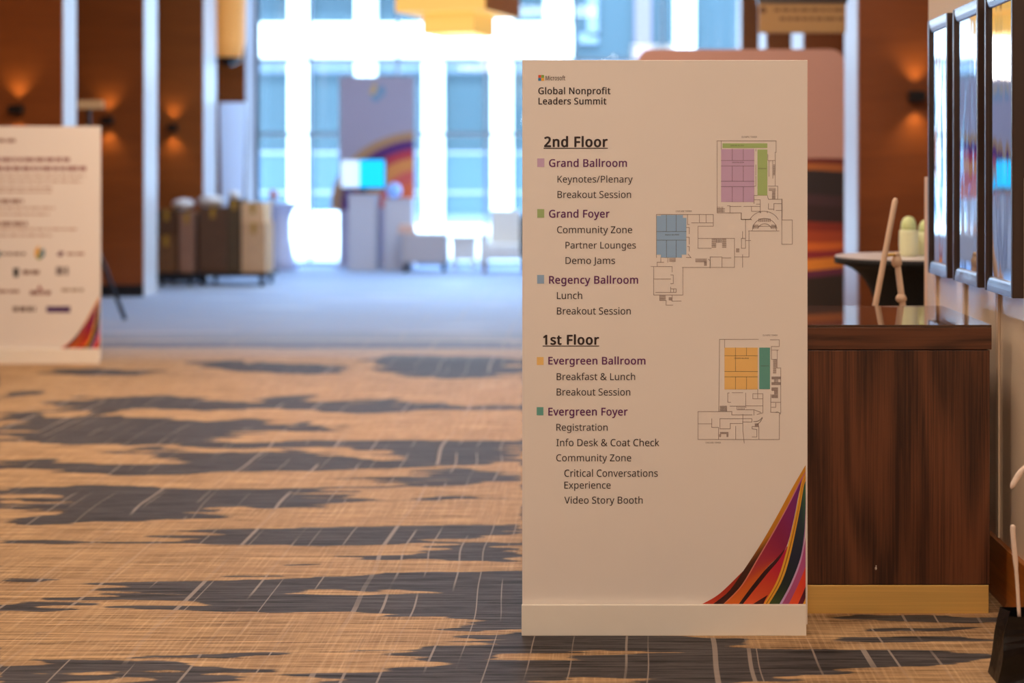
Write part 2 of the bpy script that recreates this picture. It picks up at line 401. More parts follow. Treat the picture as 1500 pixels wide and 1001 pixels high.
    def mix(f, a, c):
        n = N.new('ShaderNodeMix'); n.data_type = 'RGBA'
        if isinstance(f, float): n.inputs[0].default_value = f
        else: L.new(f, n.inputs[0])
        for i, v in ((6, a), (7, c)):
            if isinstance(v, tuple): n.inputs[i].default_value = v
            else: L.new(v, n.inputs[i])
        return n.outputs[2]
    at = N.new('ShaderNodeAttribute'); at.attribute_name = 'charcoal'
    fray = nz((4, 48, 1), 6, 0.75)
    k = mth('ADD', at.outputs['Fac'], mth('MULTIPLY', mth('SUBTRACT', fray, 0.5), 1.7))
    dark = ramp(k, 0.42, 0.58)
    lx = nz((2.2, 62, 1), 5, 0.78); ly = nz((85, 1.8, 1), 5, 0.78); fine = nz((420, 420, 1), 2, 0.6)
    sand = mix(ramp(lx, 0.34, 0.68), rgb(98, 74, 54), rgb(228, 188, 140))
    sand = mix(mth('MULTIPLY', ramp(ly, 0.5, 0.75), 0.5), sand, rgb(246, 212, 170))
    sand = mix(mth('MULTIPLY', ramp(ly, 0.45, 0.25), 0.5), sand, rgb(130, 104, 84))
    sand = mix(mth('MULTIPLY', ramp(nz((1.2, 14, 1), 2), 0.52, 0.72), 0.35), sand, rgb(150, 118, 92))
    char = mix(ramp(lx, 0.36, 0.64), rgb(28, 27, 29), rgb(108, 103, 104))
    char = mix(mth('MULTIPLY', ramp(nz((1.0, 20, 1), 3), 0.5, 0.75), 0.5), char, rgb(102, 98, 100))
    char = mix(mth('MULTIPLY', ramp(nz((4, 60, 1), 3), 0.5, 0.7), 0.5), char, rgb(26, 25, 27))
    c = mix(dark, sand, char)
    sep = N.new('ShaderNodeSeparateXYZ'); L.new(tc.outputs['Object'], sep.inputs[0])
    # cool window daylight beyond the dark border, put into the carpet colour
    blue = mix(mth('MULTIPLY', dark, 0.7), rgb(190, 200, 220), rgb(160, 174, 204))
    daylight_zone = ramp(mth('ADD', sep.outputs[1], mth('MULTIPLY', nz((0.5, 6, 1), 3), 0.8)), 12.6, 15.2)
    c = mix(daylight_zone, c, blue)
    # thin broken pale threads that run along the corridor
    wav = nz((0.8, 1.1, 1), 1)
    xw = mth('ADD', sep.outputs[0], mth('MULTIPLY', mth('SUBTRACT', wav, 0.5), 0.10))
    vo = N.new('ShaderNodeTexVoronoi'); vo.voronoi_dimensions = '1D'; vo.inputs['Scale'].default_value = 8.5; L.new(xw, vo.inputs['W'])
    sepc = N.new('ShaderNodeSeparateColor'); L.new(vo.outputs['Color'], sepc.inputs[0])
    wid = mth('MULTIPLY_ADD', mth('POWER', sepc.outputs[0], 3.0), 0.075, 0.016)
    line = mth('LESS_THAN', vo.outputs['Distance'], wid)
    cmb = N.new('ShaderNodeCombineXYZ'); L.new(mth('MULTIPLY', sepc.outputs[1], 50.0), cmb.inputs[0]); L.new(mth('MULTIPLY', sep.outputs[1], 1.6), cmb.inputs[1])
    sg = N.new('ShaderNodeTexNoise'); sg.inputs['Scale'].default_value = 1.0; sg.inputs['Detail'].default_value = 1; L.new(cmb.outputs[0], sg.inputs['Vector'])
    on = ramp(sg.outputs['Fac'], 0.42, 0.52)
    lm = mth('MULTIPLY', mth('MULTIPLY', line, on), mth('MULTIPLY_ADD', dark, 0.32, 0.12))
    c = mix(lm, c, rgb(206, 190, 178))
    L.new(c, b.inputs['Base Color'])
    b.inputs['Roughness'].default_value = 0.6; b.inputs['Specular IOR Level'].default_value = 0.05
    b.inputs['Sheen Weight'].default_value = 0.0; b.inputs['Sheen Roughness'].default_value = 0.4; b.inputs['Sheen Tint'].default_value = (1, 1, 1, 1)
    bp = N.new('ShaderNodeBump'); bp.inputs['Strength'].default_value = 0.25; bp.inputs['Distance'].default_value = 0.003
    L.new(mth('ADD', fine, lx), bp.inputs['Height']); L.new(bp.outputs[0], b.inputs['Normal'])
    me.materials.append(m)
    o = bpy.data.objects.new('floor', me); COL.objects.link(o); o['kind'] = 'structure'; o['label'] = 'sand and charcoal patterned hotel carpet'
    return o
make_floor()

# ------------------------------------------------------------------ room shell
CEIL = 4.8
def struct(name, mb, m, parent=None, **k): return mb.build(name, m, parent, kind='structure' if not parent else None, **k)
struct('ceiling', MB().box((-9.2, -4.2, CEIL), (5.4, 25.0, CEIL + 0.2)), M_CEIL)
struct('wall_back', MB().box((-9.2, -4.2, 0), (5.4, -4.0, CEIL)), M_PLASTER)
struct('wall_left', MB().box((-9.2, -4.0, 0), (-9.0, 25.0, CEIL)), M_PIER)
struct('wall_far_right', MB().box((5.2, 6.9, 0), (5.4, 25.0, CEIL)), M_PIER)
WX, WEND = 1.39, 6.66
wr = struct('wall_right', MB().box((WX, -4.0, 0), (5.4, WEND, CEIL)), M_PLASTER)
struct('trim_1', MB().box((WX - 0.012, -4.0, 0.205), (WX, WEND - 0.03, 1.452)), M_WALLPANEL, label='satin wall panelling')
for i, yy in enumerate((4.43, 4.93, 5.43, 5.93, 6.43)):
    struct('trim_%d' % (i + 2), MB().box((WX - 0.02, yy - 0.016, 0.21), (WX - 0.0125, yy + 0.016, 1.45)), mat('pale metal strip', (236, 208, 176), 0.3))
struct('trim_7', MB().box((WX - 0.013, WEND - 0.03, 0), (WX + 0.02, WEND + 0.025, 1.452)), mat('pale oak corner post', (224, 188, 152), 0.5), bevel=0.004)
struct('baseboard_right', MB().box((WX - 0.03, -4.0, 0), (WX, WEND - 0.03, 0.205)), M_BASEB, bevel=0.003)

# piers with pale glossy jambs on the sides that face the corridor
M_JAMB_R = mat('satin pinkish jamb', (192, 168, 162), 0.35, spec=0.3)
M_JAMB_D = mat('mauve window jamb', (150, 136, 140), 0.5)
def pier(x0, x1, y0, y1, side):
    o = struct('wood_pier', MB().box((x0, y0, 0.0), (x1, y1, CEIL)), M_PIER)
    xe = x1 if side > 0 else x0
    MB().box((xe, y0 + 0.01, 0.0), (xe + 0.012 * side, y1 - 0.01, CEIL)).build('jamb_panel', M_JAMB_R if side < 0 else (M_JAMB_D if y0 > 23 else M_WHITE_JAMB), o)
    MB().box((x0 if side > 0 else x0 - 0.004, y0 - 0.012, 0), (x1 + (0.004 if side > 0 else 0), y0, 0.14)).build('kick_board', mat('black kick board', (18, 14, 12), 0.4), o)
    return o
LP = [(15.8, 16.2), (18.6, 19.15), (21.4, 22.1), (23.9, 24.6)]
for y0, y1 in LP: pier(-9.0, -5.42, y0, y1, 1)
RP = [(13.08, 13.8), (16.6, 17.6), (20.35, 21.2), (24.0, 24.6)]
for y0, y1 in RP: pier(2.15, 5.2, y0, y1, -1)

struct('trim_8', MB().box((-5.46, 24.605, 0), (-5.36, 24.69, CEIL)), mat('dark window jamb', (70, 76, 88), 0.5))
# window wall
WY = 24.75
mx = [(p - CX) * WY / F for p in (377, 454, 583, 712, 841, 970, 1099)]
for i in range(6):
    a, b_ = mx[i], mx[i + 1]
    mb = MB(); w = 0.02
    mb.box((a, WY - 0.05, 0), (a + w, WY + 0.05, CEIL)).box((b_ - w, WY - 0.05, 0), (b_, WY + 0.05, CEIL))
    for z, h in ((0.0, 0.06), (2.05, 0.05), (3.21, 0.05), (CEIL - 0.08, 0.08)):
        mb.box((a + w, WY - 0.045, z), (b_ - w, WY + 0.045, z + h))
    f = mb.build('window_%d' % (i + 1), M_MULL, kind='structure')
    MB().box((a + w, WY - 0.006, 0.06), (b_ - w, WY + 0.006, 2.04)).box((a + w, WY - 0.006, 2.1), (b_ - w, WY + 0.006, 3.2)).box((a + w, WY - 0.006, 3.26), (b_ - w, WY + 0.006, CEIL - 0.08)).build('pane', M_PANE, f)
struct('wall_front', MB().box((-9.2, WY - 0.1, 0), (mx[0], WY + 0.1, CEIL)), M_PIER)
struct('wall_front_right', MB().box((mx[-1], WY - 0.1, 0), (5.4, WY + 0.1, CEIL)), M_PIER)

# ------------------------------------------------------------------ street and the building across it
struct('ground', MB().box((-40, 24.85, -0.25), (40, 48, -0.02)), M_PAVE, label='pale paving outside the windows')
FY = 45.0
def fx(p): return (p - CX) * FY / F
def fz(p): return EYE - (p - CY) * FY / F
bld = thing('building', (fx(620), FY, -0.02), 'white limestone building with teal windows across the street', 'building')
ztop = 7.2; zb0, zb1 = fz(84), fz(37)
MB().box((-20, FY + 0.6, -0.02), (14, FY + 5, ztop)).build('core_wall', mat('blue grey masonry', (120, 140, 150), 0.8), bld)  # plain blue grey wall behind the pilasters
cols = [437 - 98 * k for k in range(4, 0, -1)] + [437, 535, 634, 735]
for c in cols:
    MB().box((fx(c - 15), FY, -0.02), (fx(c + 15), FY + 0.6, ztop)).build('pilaster', M_STONE, bld, bevel=0.03)
MB().box((fx(798), FY, -0.02), (fx(837), FY + 0.6, ztop)).build('pilaster', M_STONE, bld, bevel=0.03)
MB().box((-20, FY - 0.12, zb0), (fx(840), FY + 0.6, zb1)).build('stone_band', M_STONE, bld, bevel=0.03)
MB().box((-20, FY - 0.06, 6.75), (fx(840), FY + 0.6, 7.2)).build('stone_band', M_STONE, bld, bevel=0.03)
MB().box((-20, FY - 0.5, -0.02), (fx(500), FY + 0.1, 0.35)).build('stone_plinth', M_STONE, bld, bevel=0.03)
edges = [c for c in cols] + [795]
for i in range(len(cols)):
    a = fx(cols[i] + 15); b_ = fx((cols[i + 1] - 15) if i + 1 < len(cols) else 795)
    w = MB().box((a, FY + 0.40, 2.0), (b_, FY + 0.5, 4.35)).build('window', M_TEAL, bld)
    MB().box((a, FY + 0.36, 4.35), (b_, FY + 0.52, zb0)).build('lintel', M_SPAN, w)
    w = MB().box((a, FY + 0.40, 0.25), (b_, FY + 0.5, 2.0)).build('shop_window', M_TEALB, bld)
    for zz in (0.85, 2.0): MB().box((a, FY + 0.36, zz), (b_, FY + 0.42, zz + 0.08)).build('glazing_bar', M_MULL, w)
    MB().box((a, FY + 0.3, -0.02), (b_, FY + 0.52, 0.25)).build('sill', M_SPAN, w)
    for z0, z1 in ((zb1, 6.75),):
        w = MB().box((a, FY + 0.40, z0 + 0.1), (b_, FY + 0.5, z1)).build('window', M_TEAL, bld)
        MB().box((a, FY + 0.3, z0), (b_, FY + 0.52, z0 + 0.1)).build('sill', M_STONE, w)
# the glazed corner to the right
MB().box((fx(1003 - 15), FY - 0.1, -0.02), (fx(1003 + 15), FY + 0.6, ztop)).build('pilaster', M_STONE, bld, bevel=0.03)
MB().box((fx(1120), FY - 0.1, -0.02), (fx(1150), FY + 0.6, ztop)).build('pilaster', M_STONE, bld, bevel=0.03)
MB().box((fx(930), FY + 0.25, -0.02), (fx(955), FY + 0.6, ztop)).build('pink_pillar', mat('pinkish stone', (112, 100, 110), 0.8), bld)
for a, b_ in ((840, 930), (955, 988), (1018, 1120)):
    for z0, z1, mm in ((0, 2.0, M_TEALB), (2.0, 4.4, M_TEALB), (4.7, 7.1, M_TEAL)):
        MB().box((fx(a), FY + 0.45, z0), (fx(b_), FY + 0.55, z1)).build('window', mm, bld)
    MB().box((fx(a), FY + 0.3, 4.4), (fx(b_), FY + 0.6, 4.7)).build('spandrel', M_SPAN, bld)
MB().box((fx(860), FY + 0.3, 5.4), (fx(876), FY + 0.45, ztop)).box((fx(848), FY + 0.3, 5.2), (fx(876), FY + 0.45, 5.5)).build('window_frame', M_SPAN, bld)

# ------------------------------------------------------------------ print helpers
GLYPHS = {
 ' ': (255, ''),
 '&': (718, '273 -10 54 0 -68 0 112 40 40 -33 -40 34 52 182 0 -61 0 51 93 303 -27 -30 27 31 203 388 -46 -26 -21 24 145 464 18 -27 -18 27 118 558 0 -36 0 48 166 671 -32 -27 33 26 298 711 -56 0 52 0 422 671 -30 27 30 -26 468 560 0 48 0 -41 428 455 26 29 -27 -29 327 376 41 24 64 -60 517 194 -63 61 17 20 558 264 -10 -26 11 27 585 350 -7 -31 29 0 673 350 -30 0 -11 -42 633 233 16 36 -15 -36 573 139 24 27 47 -46 716 0 -48 46 -39 0 599 0 39 0 -28 27 514 82 28 -27 -31 -27 411 16 38 17 -38 -17|275 427 -24 25 38 23 357 491 -16 -20 17 20 382 560 0 -26 0 23 359 618 16 -15 -16 15 295 640 27 0 -27 0 228 619 17 14 -17 -15 202 559 0 25 0 -24 221 494 -13 20 12 -20|275 67 -40 0 42 0 383 87 -30 -13 30 14 459 136 -20 -19 -68 66 255 334 68 -66 -35 -21 172 271 20 21 -20 -22 142 185 0 36 0 -36 178 99 -24 22 25 -22'),
 '/': (365, '10 0 28 0 87 233 271 700 -87 -233 28 0 355 700 -28 0 -87 -233 94 0 87 233 -28 0'),
 '1': (561, '264 0 28 0 0 163 264 489 0 -163 0 28 265 557 -1 -17 0 17 268 610 -2 -18 -11 -10 239 584 9 7 -8 -8 207 556 13 11 -25 -20 132 495 25 20 -15 19 87 553 15 -19 63 49 276 700 -63 -49 24 0 348 700 -24 0 0 -233 348 0 0 233 -28 0'),
 '2': (561, '47 0 154 0 0 24 47 72 0 -24 61 61 230 257 -61 -62 36 35 320 351 -25 -27 24 27 375 432 -13 -27 12 26 393 519 0 -32 0 38 359 606 23 -20 -23 20 270 636 36 0 -34 0 180 619 26 11 -26 -12 101 570 27 21 -15 19 55 627 15 -19 27 23 150 686 -36 -16 35 16 270 710 -45 0 65 0 425 660 -38 33 37 -33 481 524 0 58 0 -37 459 421 15 32 -15 -32 396 326 27 32 -27 -31 302 226 36 36 -49 -48 156 82 49 48 0 -1 156 78 0 2 118 0 510 78 -118 0 0 -26 510 0 0 26 -154 0'),
 'A': (626, '0 0 30 0 91 234 274 703 -92 -234 26 0 353 703 -27 0 91 -234 625 0 -90 234 -30 0 534 0 31 0 -28 72 450 217 28 -73 -92 0 173 217 92 0 -28 -73 89 0 28 72 -30 0|202 295 26 71 74 0 424 295 -74 0 -27 71 345 507 26 -71 -2 5 335 535 5 -13 -4 14 322 578 4 -15 -4 15 312 612 2 -8 -5 -20 296 552 6 20 -6 -19 281 507 4 11 -26 -71'),
 'B': (637, '95 0 82 0 0 233 95 700 0 -233 67 0 295 700 -67 0 88 0 494 661 -45 26 44 -26 561 526 0 65 0 -41 526 424 23 27 -22 -27 427 372 44 7 0 -2 427 367 0 1 30 -5 507 341 -24 13 24 -12 564 288 -14 23 13 -23 584 199 0 37 0 -63 519 52 44 35 -43 -35 341 0 75 0 -82 0|183 402 0 74 43 0 313 402 -43 0 60 0 436 431 -22 -19 22 19 470 517 0 -38 0 38 429 600 27 -17 -27 16 299 625 59 0 -39 0 183 625 39 0 0 -75|183 75 0 84 47 0 325 75 -48 0 62 0 454 111 -24 -24 24 24 490 206 0 -39 0 36 452 295 26 -23 -25 22 318 328 64 0 -45 0 183 328 45 0 0 -84'),
 'C': (620, '381 -10 39 0 -71 0 203 34 48 -29 -48 30 96 160 23 -54 -24 54 60 351 0 -73 0 71 99 538 -26 -54 25 54 213 664 -51 -30 50 31 396 710 -72 0 74 0 589 669 -55 27 -12 -25 554 594 12 25 -22 10 482 621 26 -8 -27 7 395 632 31 0 -75 0 218 557 43 50 -43 -50 153 350 0 88 0 -87 213 144 -40 50 40 -51 394 68 -80 0 31 0 481 75 -27 -5 28 6 562 95 -26 -8 0 -25 562 19 0 25 -26 -10 481 -3 28 5 -28 -5'),
 'D': (716, '95 0 65 0 0 233 95 700 0 -233 72 0 311 700 -72 0 70 0 494 661 -52 26 52 -26 614 546 -28 50 28 -51 656 357 0 75 0 -118 559 90 65 60 -64 -60 290 0 115 0 -65 0|183 75 0 183 32 0 278 75 -31 0 190 0 563 354 0 -186 0 93 494 559 46 -43 -46 44 298 625 84 0 -38 0 183 625 39 0 0 -183'),
 'E': (545, '95 0 130 0 0 233 95 700 0 -233 130 0 486 700 -130 0 0 -26 486 623 0 25 -101 0 183 623 101 0 0 -73 183 404 0 73 95 0 469 404 -95 0 0 -26 469 327 0 26 -95 0 183 327 95 0 0 -83 183 77 0 84 101 0 486 77 -101 0 0 -25 486 0 0 26 -130 0'),
 'F': (509, '95 0 30 0 0 233 95 700 0 -233 130 0 486 700 -130 0 0 -26 486 623 0 25 -101 0 183 623 101 0 0 -83 183 375 0 82 95 0 468 375 -95 0 0 -26 468 297 0 26 -95 0 183 297 95 0 0 -99 183 0 0 99 -29 0'),
 'G': (714, '395 -10 49 0 -72 0 212 34 49 -29 -50 29 99 158 25 -54 -26 54 60 350 0 -74 0 73 103 540 -29 -53 29 54 227 665 -54 -30 54 30 423 710 -77 0 39 0 534 699 -35 7 35 -7 631 669 -30 13 -11 -26 598 592 11 26 -25 11 514 621 31 -8 -31 7 418 632 33 0 -84 0 222 557 47 50 -47 -50 152 350 0 88 0 -56 179 202 -18 43 18 -42 264 102 -39 24 38 -23 416 67 -63 0 30 0 494 72 -21 -4 22 3 553 83 -18 -4 0 70 553 291 0 -69 -51 0 399 291 51 0 0 26 399 370 0 -27 81 0 641 370 -81 0 0 -115 641 26 0 115 -38 -12 526 -1 39 6 -38 -6'),
 'I': (332, '39 0 85 0 0 17 39 51 0 -17 28 6 122 70 -28 -7 0 186 122 629 0 -186 -28 7 39 649 28 -7 0 17 39 700 0 -17 85 0 292 700 -84 0 0 -17 292 649 0 17 -27 -7 210 629 27 7 0 -186 210 70 0 186 27 -7 292 51 -27 6 0 -17 292 0 0 17 -84 0'),
 'J': (268, '-4 -186 55 0 -16 0 -45 -183 12 -2 -12 2 -76 -174 9 -3 0 25 -76 -99 0 -25 10 -3 -43 -106 -12 2 12 -2 -6 -109 -13 0 16 0 41 -99 -15 -7 14 7 76 -65 -9 -16 10 17 90 4 0 -29 0 232 90 700 0 -232 30 0 178 700 -29 0 0 -230 178 11 0 230 0 -68 128 -138 34 32 -33 -32'),
 'K': (607, '95 0 30 0 0 233 95 700 0 -233 30 0 183 700 -29 0 0 -115 183 355 0 115 21 22 244 422 -20 -23 20 22 304 488 -20 -22 63 71 493 700 -63 -71 34 0 596 700 -34 0 -92 -102 319 395 92 102 96 -132 607 0 -96 132 -35 0 503 0 35 0 -83 111 255 334 83 -111 -24 -21 183 272 24 20 0 -91 183 0 0 91 -29 0'),
 'L': (514, '95 0 131 0 0 233 95 700 0 -233 30 0 183 700 -29 0 0 -207 183 78 0 208 102 0 489 78 -102 0 0 -26 489 0 0 26 -131 0'),
 'M': (889, '95 0 27 0 0 233 95 700 0 -233 44 0 225 700 -43 0 72 -191 441 126 -72 192 1 0 445 126 -1 0 73 192 665 700 -73 -191 43 0 794 700 -43 0 0 -233 794 0 0 233 -29 0 707 0 29 0 0 143 707 430 0 -143 0 34 709 531 -1 -33 2 34 714 613 -2 -21 -2 0 710 613 1 0 -78 -205 476 0 78 204 -24 0 404 0 24 0 -77 205 174 614 76 -205 -2 0 170 614 1 0 2 -21 175 532 -2 34 1 -34 176 425 0 37 0 -142 176 0 0 142 -27 0'),
 'N': (745, '95 0 27 0 0 233 95 700 0 -233 34 0 197 700 -34 0 125 -193 571 121 -125 193 1 0 575 121 -2 0 -1 10 572 168 1 -21 -1 21 569 236 1 -25 -1 25 568 305 0 -21 0 132 568 700 0 -132 27 0 650 700 -27 0 0 -233 650 0 0 233 -34 0 547 0 34 0 -125 194 173 581 124 -193 -2 0 169 581 1 0 2 -23 174 496 -2 34 2 -34 176 391 0 36 0 -130 176 0 0 130 -27 0'),
 'O': (766, '383 -10 71 0 -72 0 202 35 48 -30 -48 30 95 162 24 -54 -23 54 60 352 0 -73 0 72 95 540 -23 -53 24 54 202 666 -48 -30 48 30 384 711 -73 0 70 0 561 666 -48 30 47 -30 669 541 -24 54 25 -54 706 351 0 73 0 -73 669 161 25 54 -24 -54 561 35 47 30 -48 -30|383 67 -79 0 80 0 558 143 -37 -51 36 50 613 351 0 -88 0 88 558 558 36 -50 -37 50 384 633 79 0 -79 0 209 558 38 50 -37 -50 153 351 0 88 0 -88 209 143 -37 50 37 -51'),
 'P': (593, '95 0 30 0 0 233 95 700 0 -233 62 0 280 700 -61 0 92 0 480 646 -41 36 42 -36 543 494 0 65 0 -38 517 386 17 33 -17 -34 430 304 41 21 -41 -21 264 273 70 0 -27 0 183 273 27 0 0 -91 183 0 0 91 -29 0|183 348 0 92 24 0 254 348 -24 0 67 0 403 380 -33 -21 33 22 452 490 0 -51 0 45 409 591 29 -22 -29 22 273 625 62 0 -30 0 183 625 30 0 0 -93'),
 'R': (610, '95 0 30 0 0 233 95 700 0 -233 64 0 288 700 -64 0 87 0 481 650 -42 33 41 -33 543 501 0 67 0 -37 523 408 13 25 -14 -25 470 349 21 14 -21 -15 403 314 23 8 64 -105 595 0 -64 105 -34 0 492 0 34 0 -56 96 323 289 56 -96 -47 0 183 289 47 0 0 -96 183 0 0 96 -29 0|183 364 0 86 35 0 288 364 -35 0 57 0 413 398 -26 -23 26 22 452 497 0 -44 0 46 411 595 27 -20 -28 19 283 624 58 0 -33 0 183 624 34 0 0 -87'),
 'S': (538, '242 -10 77 0 -39 0 133 -1 34 -6 -33 6 50 24 22 -11 0 28 50 108 0 -28 24 -11 138 79 -35 9 35 -8 246 67 -37 0 52 0 364 97 -26 -20 27 20 404 179 0 -34 0 23 389 237 10 -15 -10 16 339 281 24 -14 -24 13 239 324 43 -16 -59 21 104 403 31 -31 -30 31 59 531 0 -54 0 38 87 627 -19 -27 19 26 166 688 -33 -14 34 15 282 710 -43 0 39 0 388 699 -32 7 32 -7 475 671 -26 11 -9 -26 448 595 9 25 -24 11 369 622 29 -8 -28 7 280 632 31 0 -43 0 181 604 23 19 -22 -18 148 530 0 31 0 -23 163 472 -10 15 10 -16 211 429 -22 13 22 -12 301 389 -38 14 41 -15 405 341 -28 17 29 -18 470 278 -15 25 15 -24 492 187 0 37 0 -62 425 42 45 35 -46 -34'),
 'T': (545, '228 0 30 0 0 208 228 623 0 -208 -72 0 10 623 73 0 0 25 10 700 0 -26 175 0 534 700 -175 0 0 -26 534 623 0 25 -72 0 317 623 72 0 0 -208 317 0 0 208 -30 0'),
 'V': (588, '250 0 29 0 -83 233 0 700 83 -233 31 0 92 700 -31 0 53 -150 250 251 -53 150 10 -29 276 170 -7 25 8 -25 294 98 -4 23 5 23 312 171 -7 -26 7 25 338 253 -10 -29 53 149 495 700 -52 -149 31 0 588 700 -31 0 -83 -233 338 0 84 233 -29 0'),
 'W': (912, '197 0 30 0 -62 233 12 700 62 -233 30 0 104 700 -31 0 36 -142 213 273 -37 142 8 -31 233 185 -6 28 5 -28 246 106 -3 25 3 25 261 189 -7 -30 6 30 283 277 -8 -28 42 141 407 700 -41 -141 30 0 498 700 -30 0 43 -142 626 275 -42 141 10 -31 650 185 -7 30 7 -30 665 106 -4 23 3 24 678 185 -5 -29 6 28 699 274 -8 -31 36 142 807 700 -36 -142 31 0 899 700 -31 0 -62 -233 713 0 62 233 -30 0 624 0 29 0 -46 153 487 459 46 -153 -5 19 472 516 5 -19 -6 19 459 566 3 -15 -3 15 452 597 1 -6 -1 -8 442 543 6 27 -7 -28 419 456 9 30 -44 -152 286 0 44 152 -29 0'),
 'Y': (555, '233 0 30 0 0 89 233 268 0 -90 -77 144 0 700 78 -144 32 0 96 700 -32 0 61 -115 277 356 -60 115 61 115 460 700 -61 -115 32 0 555 700 -32 0 -78 -143 322 272 77 142 0 -91 322 0 0 91 -30 0'),
 'Z': (561, '37 0 162 0 0 22 37 67 0 -23 123 185 406 622 -123 -185 -119 0 49 622 119 0 0 26 49 700 0 -26 155 0 513 700 -155 0 0 -22 513 633 0 23 -123 -185 144 78 123 185 126 0 523 78 -127 0 0 -26 523 0 0 26 -162 0'),
 'a': (550, '211 -10 44 0 -48 0 92 28 32 -25 -31 25 45 146 0 -54 0 52 107 267 -41 -28 41 29 297 314 -86 -3 30 1 386 317 -29 -1 0 10 386 348 0 -10 0 44 358 439 19 -17 -19 17 277 465 35 0 -27 0 199 452 25 9 -25 -8 129 425 22 10 -8 21 103 489 9 -21 23 13 184 521 -31 -9 32 9 282 534 -34 0 64 0 425 492 -31 28 30 -28 471 358 0 61 0 -119 471 0 0 119 -21 0 408 0 21 0 -6 25 391 75 6 -25 -1 0 387 75 2 0 -23 -29 315 11 25 14 -25 -14|230 60 -28 0 45 0 341 97 -29 -25 30 24 385 210 0 -51 0 15 385 257 0 -16 -26 -1 308 254 26 1 -66 -3 172 223 25 18 -25 -19 134 145 0 33 0 -29 161 80 -18 14 18 -13'),
 'b': (603, '332 -10 65 0 -41 0 231 13 27 -15 -26 15 170 67 15 -21 -3 0 163 67 2 0 -6 -23 145 0 6 22 -20 0 83 0 21 0 0 248 83 745 0 -248 29 0 170 745 -29 0 0 -60 170 564 0 60 0 -22 168 501 1 20 -1 -19 165 456 1 11 1 0 170 456 -2 0 15 22 231 512 -26 -15 27 15 332 534 -41 0 66 0 490 466 -40 46 39 -45 549 263 0 90 0 -90 489 59 40 46 -40 -46|320 62 -58 0 47 0 425 114 -23 -35 23 34 460 264 0 -66 0 132 318 463 94 0 -56 0 202 415 22 32 -22 -32 170 266 0 67 0 -2 170 262 0 1 0 -65 201 113 -21 35 22 -34'),
 'c': (471, '294 -10 30 0 -46 0 170 19 36 -19 -36 19 85 107 20 -40 -21 40 54 260 0 -62 0 65 86 418 -21 -41 22 40 174 507 -37 -19 37 19 300 535 -47 0 27 0 377 527 -24 6 25 -6 438 507 -15 8 -9 -24 412 435 9 24 -16 6 357 452 21 -5 -21 5 298 460 18 0 -103 0 143 261 0 132 0 -64 181 115 -25 34 25 -33 293 65 -50 0 29 0 369 74 -22 -6 22 5 429 95 -18 -8 0 -25 429 19 0 25 -17 -10 371 -2 21 4 -21 -5'),
 'd': (603, '270 -10 41 0 -66 0 113 58 39 -45 -39 46 54 262 0 -90 0 90 113 466 -39 -46 40 46 271 535 -66 0 40 0 370 513 -26 15 26 -15 433 458 -16 21 2 0 439 458 -2 0 0 8 436 496 1 -17 -2 16 433 535 0 -10 0 70 433 745 0 -70 29 0 520 745 -29 0 0 -248 520 0 0 248 -24 0 450 0 23 0 -4 24 437 71 5 -24 -1 0 433 71 2 0 -15 -23 371 14 26 15 -27 -16|283 62 -47 0 56 0 400 107 -22 -30 23 31 434 245 0 -61 0 5 434 261 0 -5 0 65 402 411 22 -35 -22 35 282 464 59 0 -46 0 178 408 23 37 -23 -37 143 260 0 62 0 -63 178 114 -23 34 23 -35'),
 'e': (553, '307 -10 36 0 -50 0 175 21 38 -21 -38 20 86 111 21 -40 -21 40 54 259 0 -58 0 57 83 407 -19 -41 19 41 164 502 -35 -22 35 22 286 535 -46 0 45 0 402 506 -32 19 33 -20 477 423 -17 36 17 -36 503 298 0 48 0 -17 503 246 0 17 -120 0 143 246 120 0 1 -59 189 110 -29 31 29 -31 311 64 -53 0 33 0 400 73 -26 -6 25 6 479 100 -27 -12 0 -25 479 25 0 25 -26 -12 400 -1 26 5 -26 -6|145 315 5 47 89 0 413 315 -89 0 0 44 382 423 20 -28 -21 28 285 465 44 0 -41 0 188 425 24 26 -24 -26'),
 'f': (337, '107 0 29 0 0 153 107 459 0 -153 -31 0 15 459 30 0 0 13 15 499 0 -13 30 10 107 528 -31 -9 0 11 107 559 0 -10 0 68 152 705 -30 -29 30 30 277 750 -53 0 21 0 335 745 -18 3 17 -4 379 732 -12 5 -7 -22 357 665 7 22 -11 3 321 675 13 -4 -14 3 278 679 15 0 -28 0 214 650 14 20 -14 -19 193 560 0 41 0 -12 193 525 0 12 44 0 325 525 -44 0 0 -22 325 459 0 22 -44 0 193 459 44 0 0 -153 193 0 0 153 -29 0'),
 'g': (603, '284 -235 81 0 -77 0 95 -202 49 -22 0 27 95 -123 0 -26 52 -27 289 -164 -78 0 45 0 396 -124 -26 -26 25 26 434 -16 0 -45 0 7 434 5 0 -7 0 8 435 39 0 -15 1 14 437 70 0 -6 -1 0 433 70 2 0 -35 -53 271 -10 73 0 -68 0 111 62 39 -48 -38 47 54 262 0 -86 0 83 111 461 -38 -49 39 50 270 535 -68 0 34 0 363 516 -28 13 28 -13 434 456 -19 27 2 0 439 456 -1 0 4 23 451 525 -4 -23 23 0 520 525 -23 0 0 -178 520 -9 0 178 0 -75 462 -178 38 37 -38 -38|283 61 -45 0 53 0 399 103 -24 -28 24 29 435 241 0 -63 0 7 435 262 0 -7 0 72 398 416 25 -31 -25 31 281 463 53 0 -43 0 179 410 25 35 -24 -35 143 261 0 64 0 -65 179 112 -24 35 24 -34'),
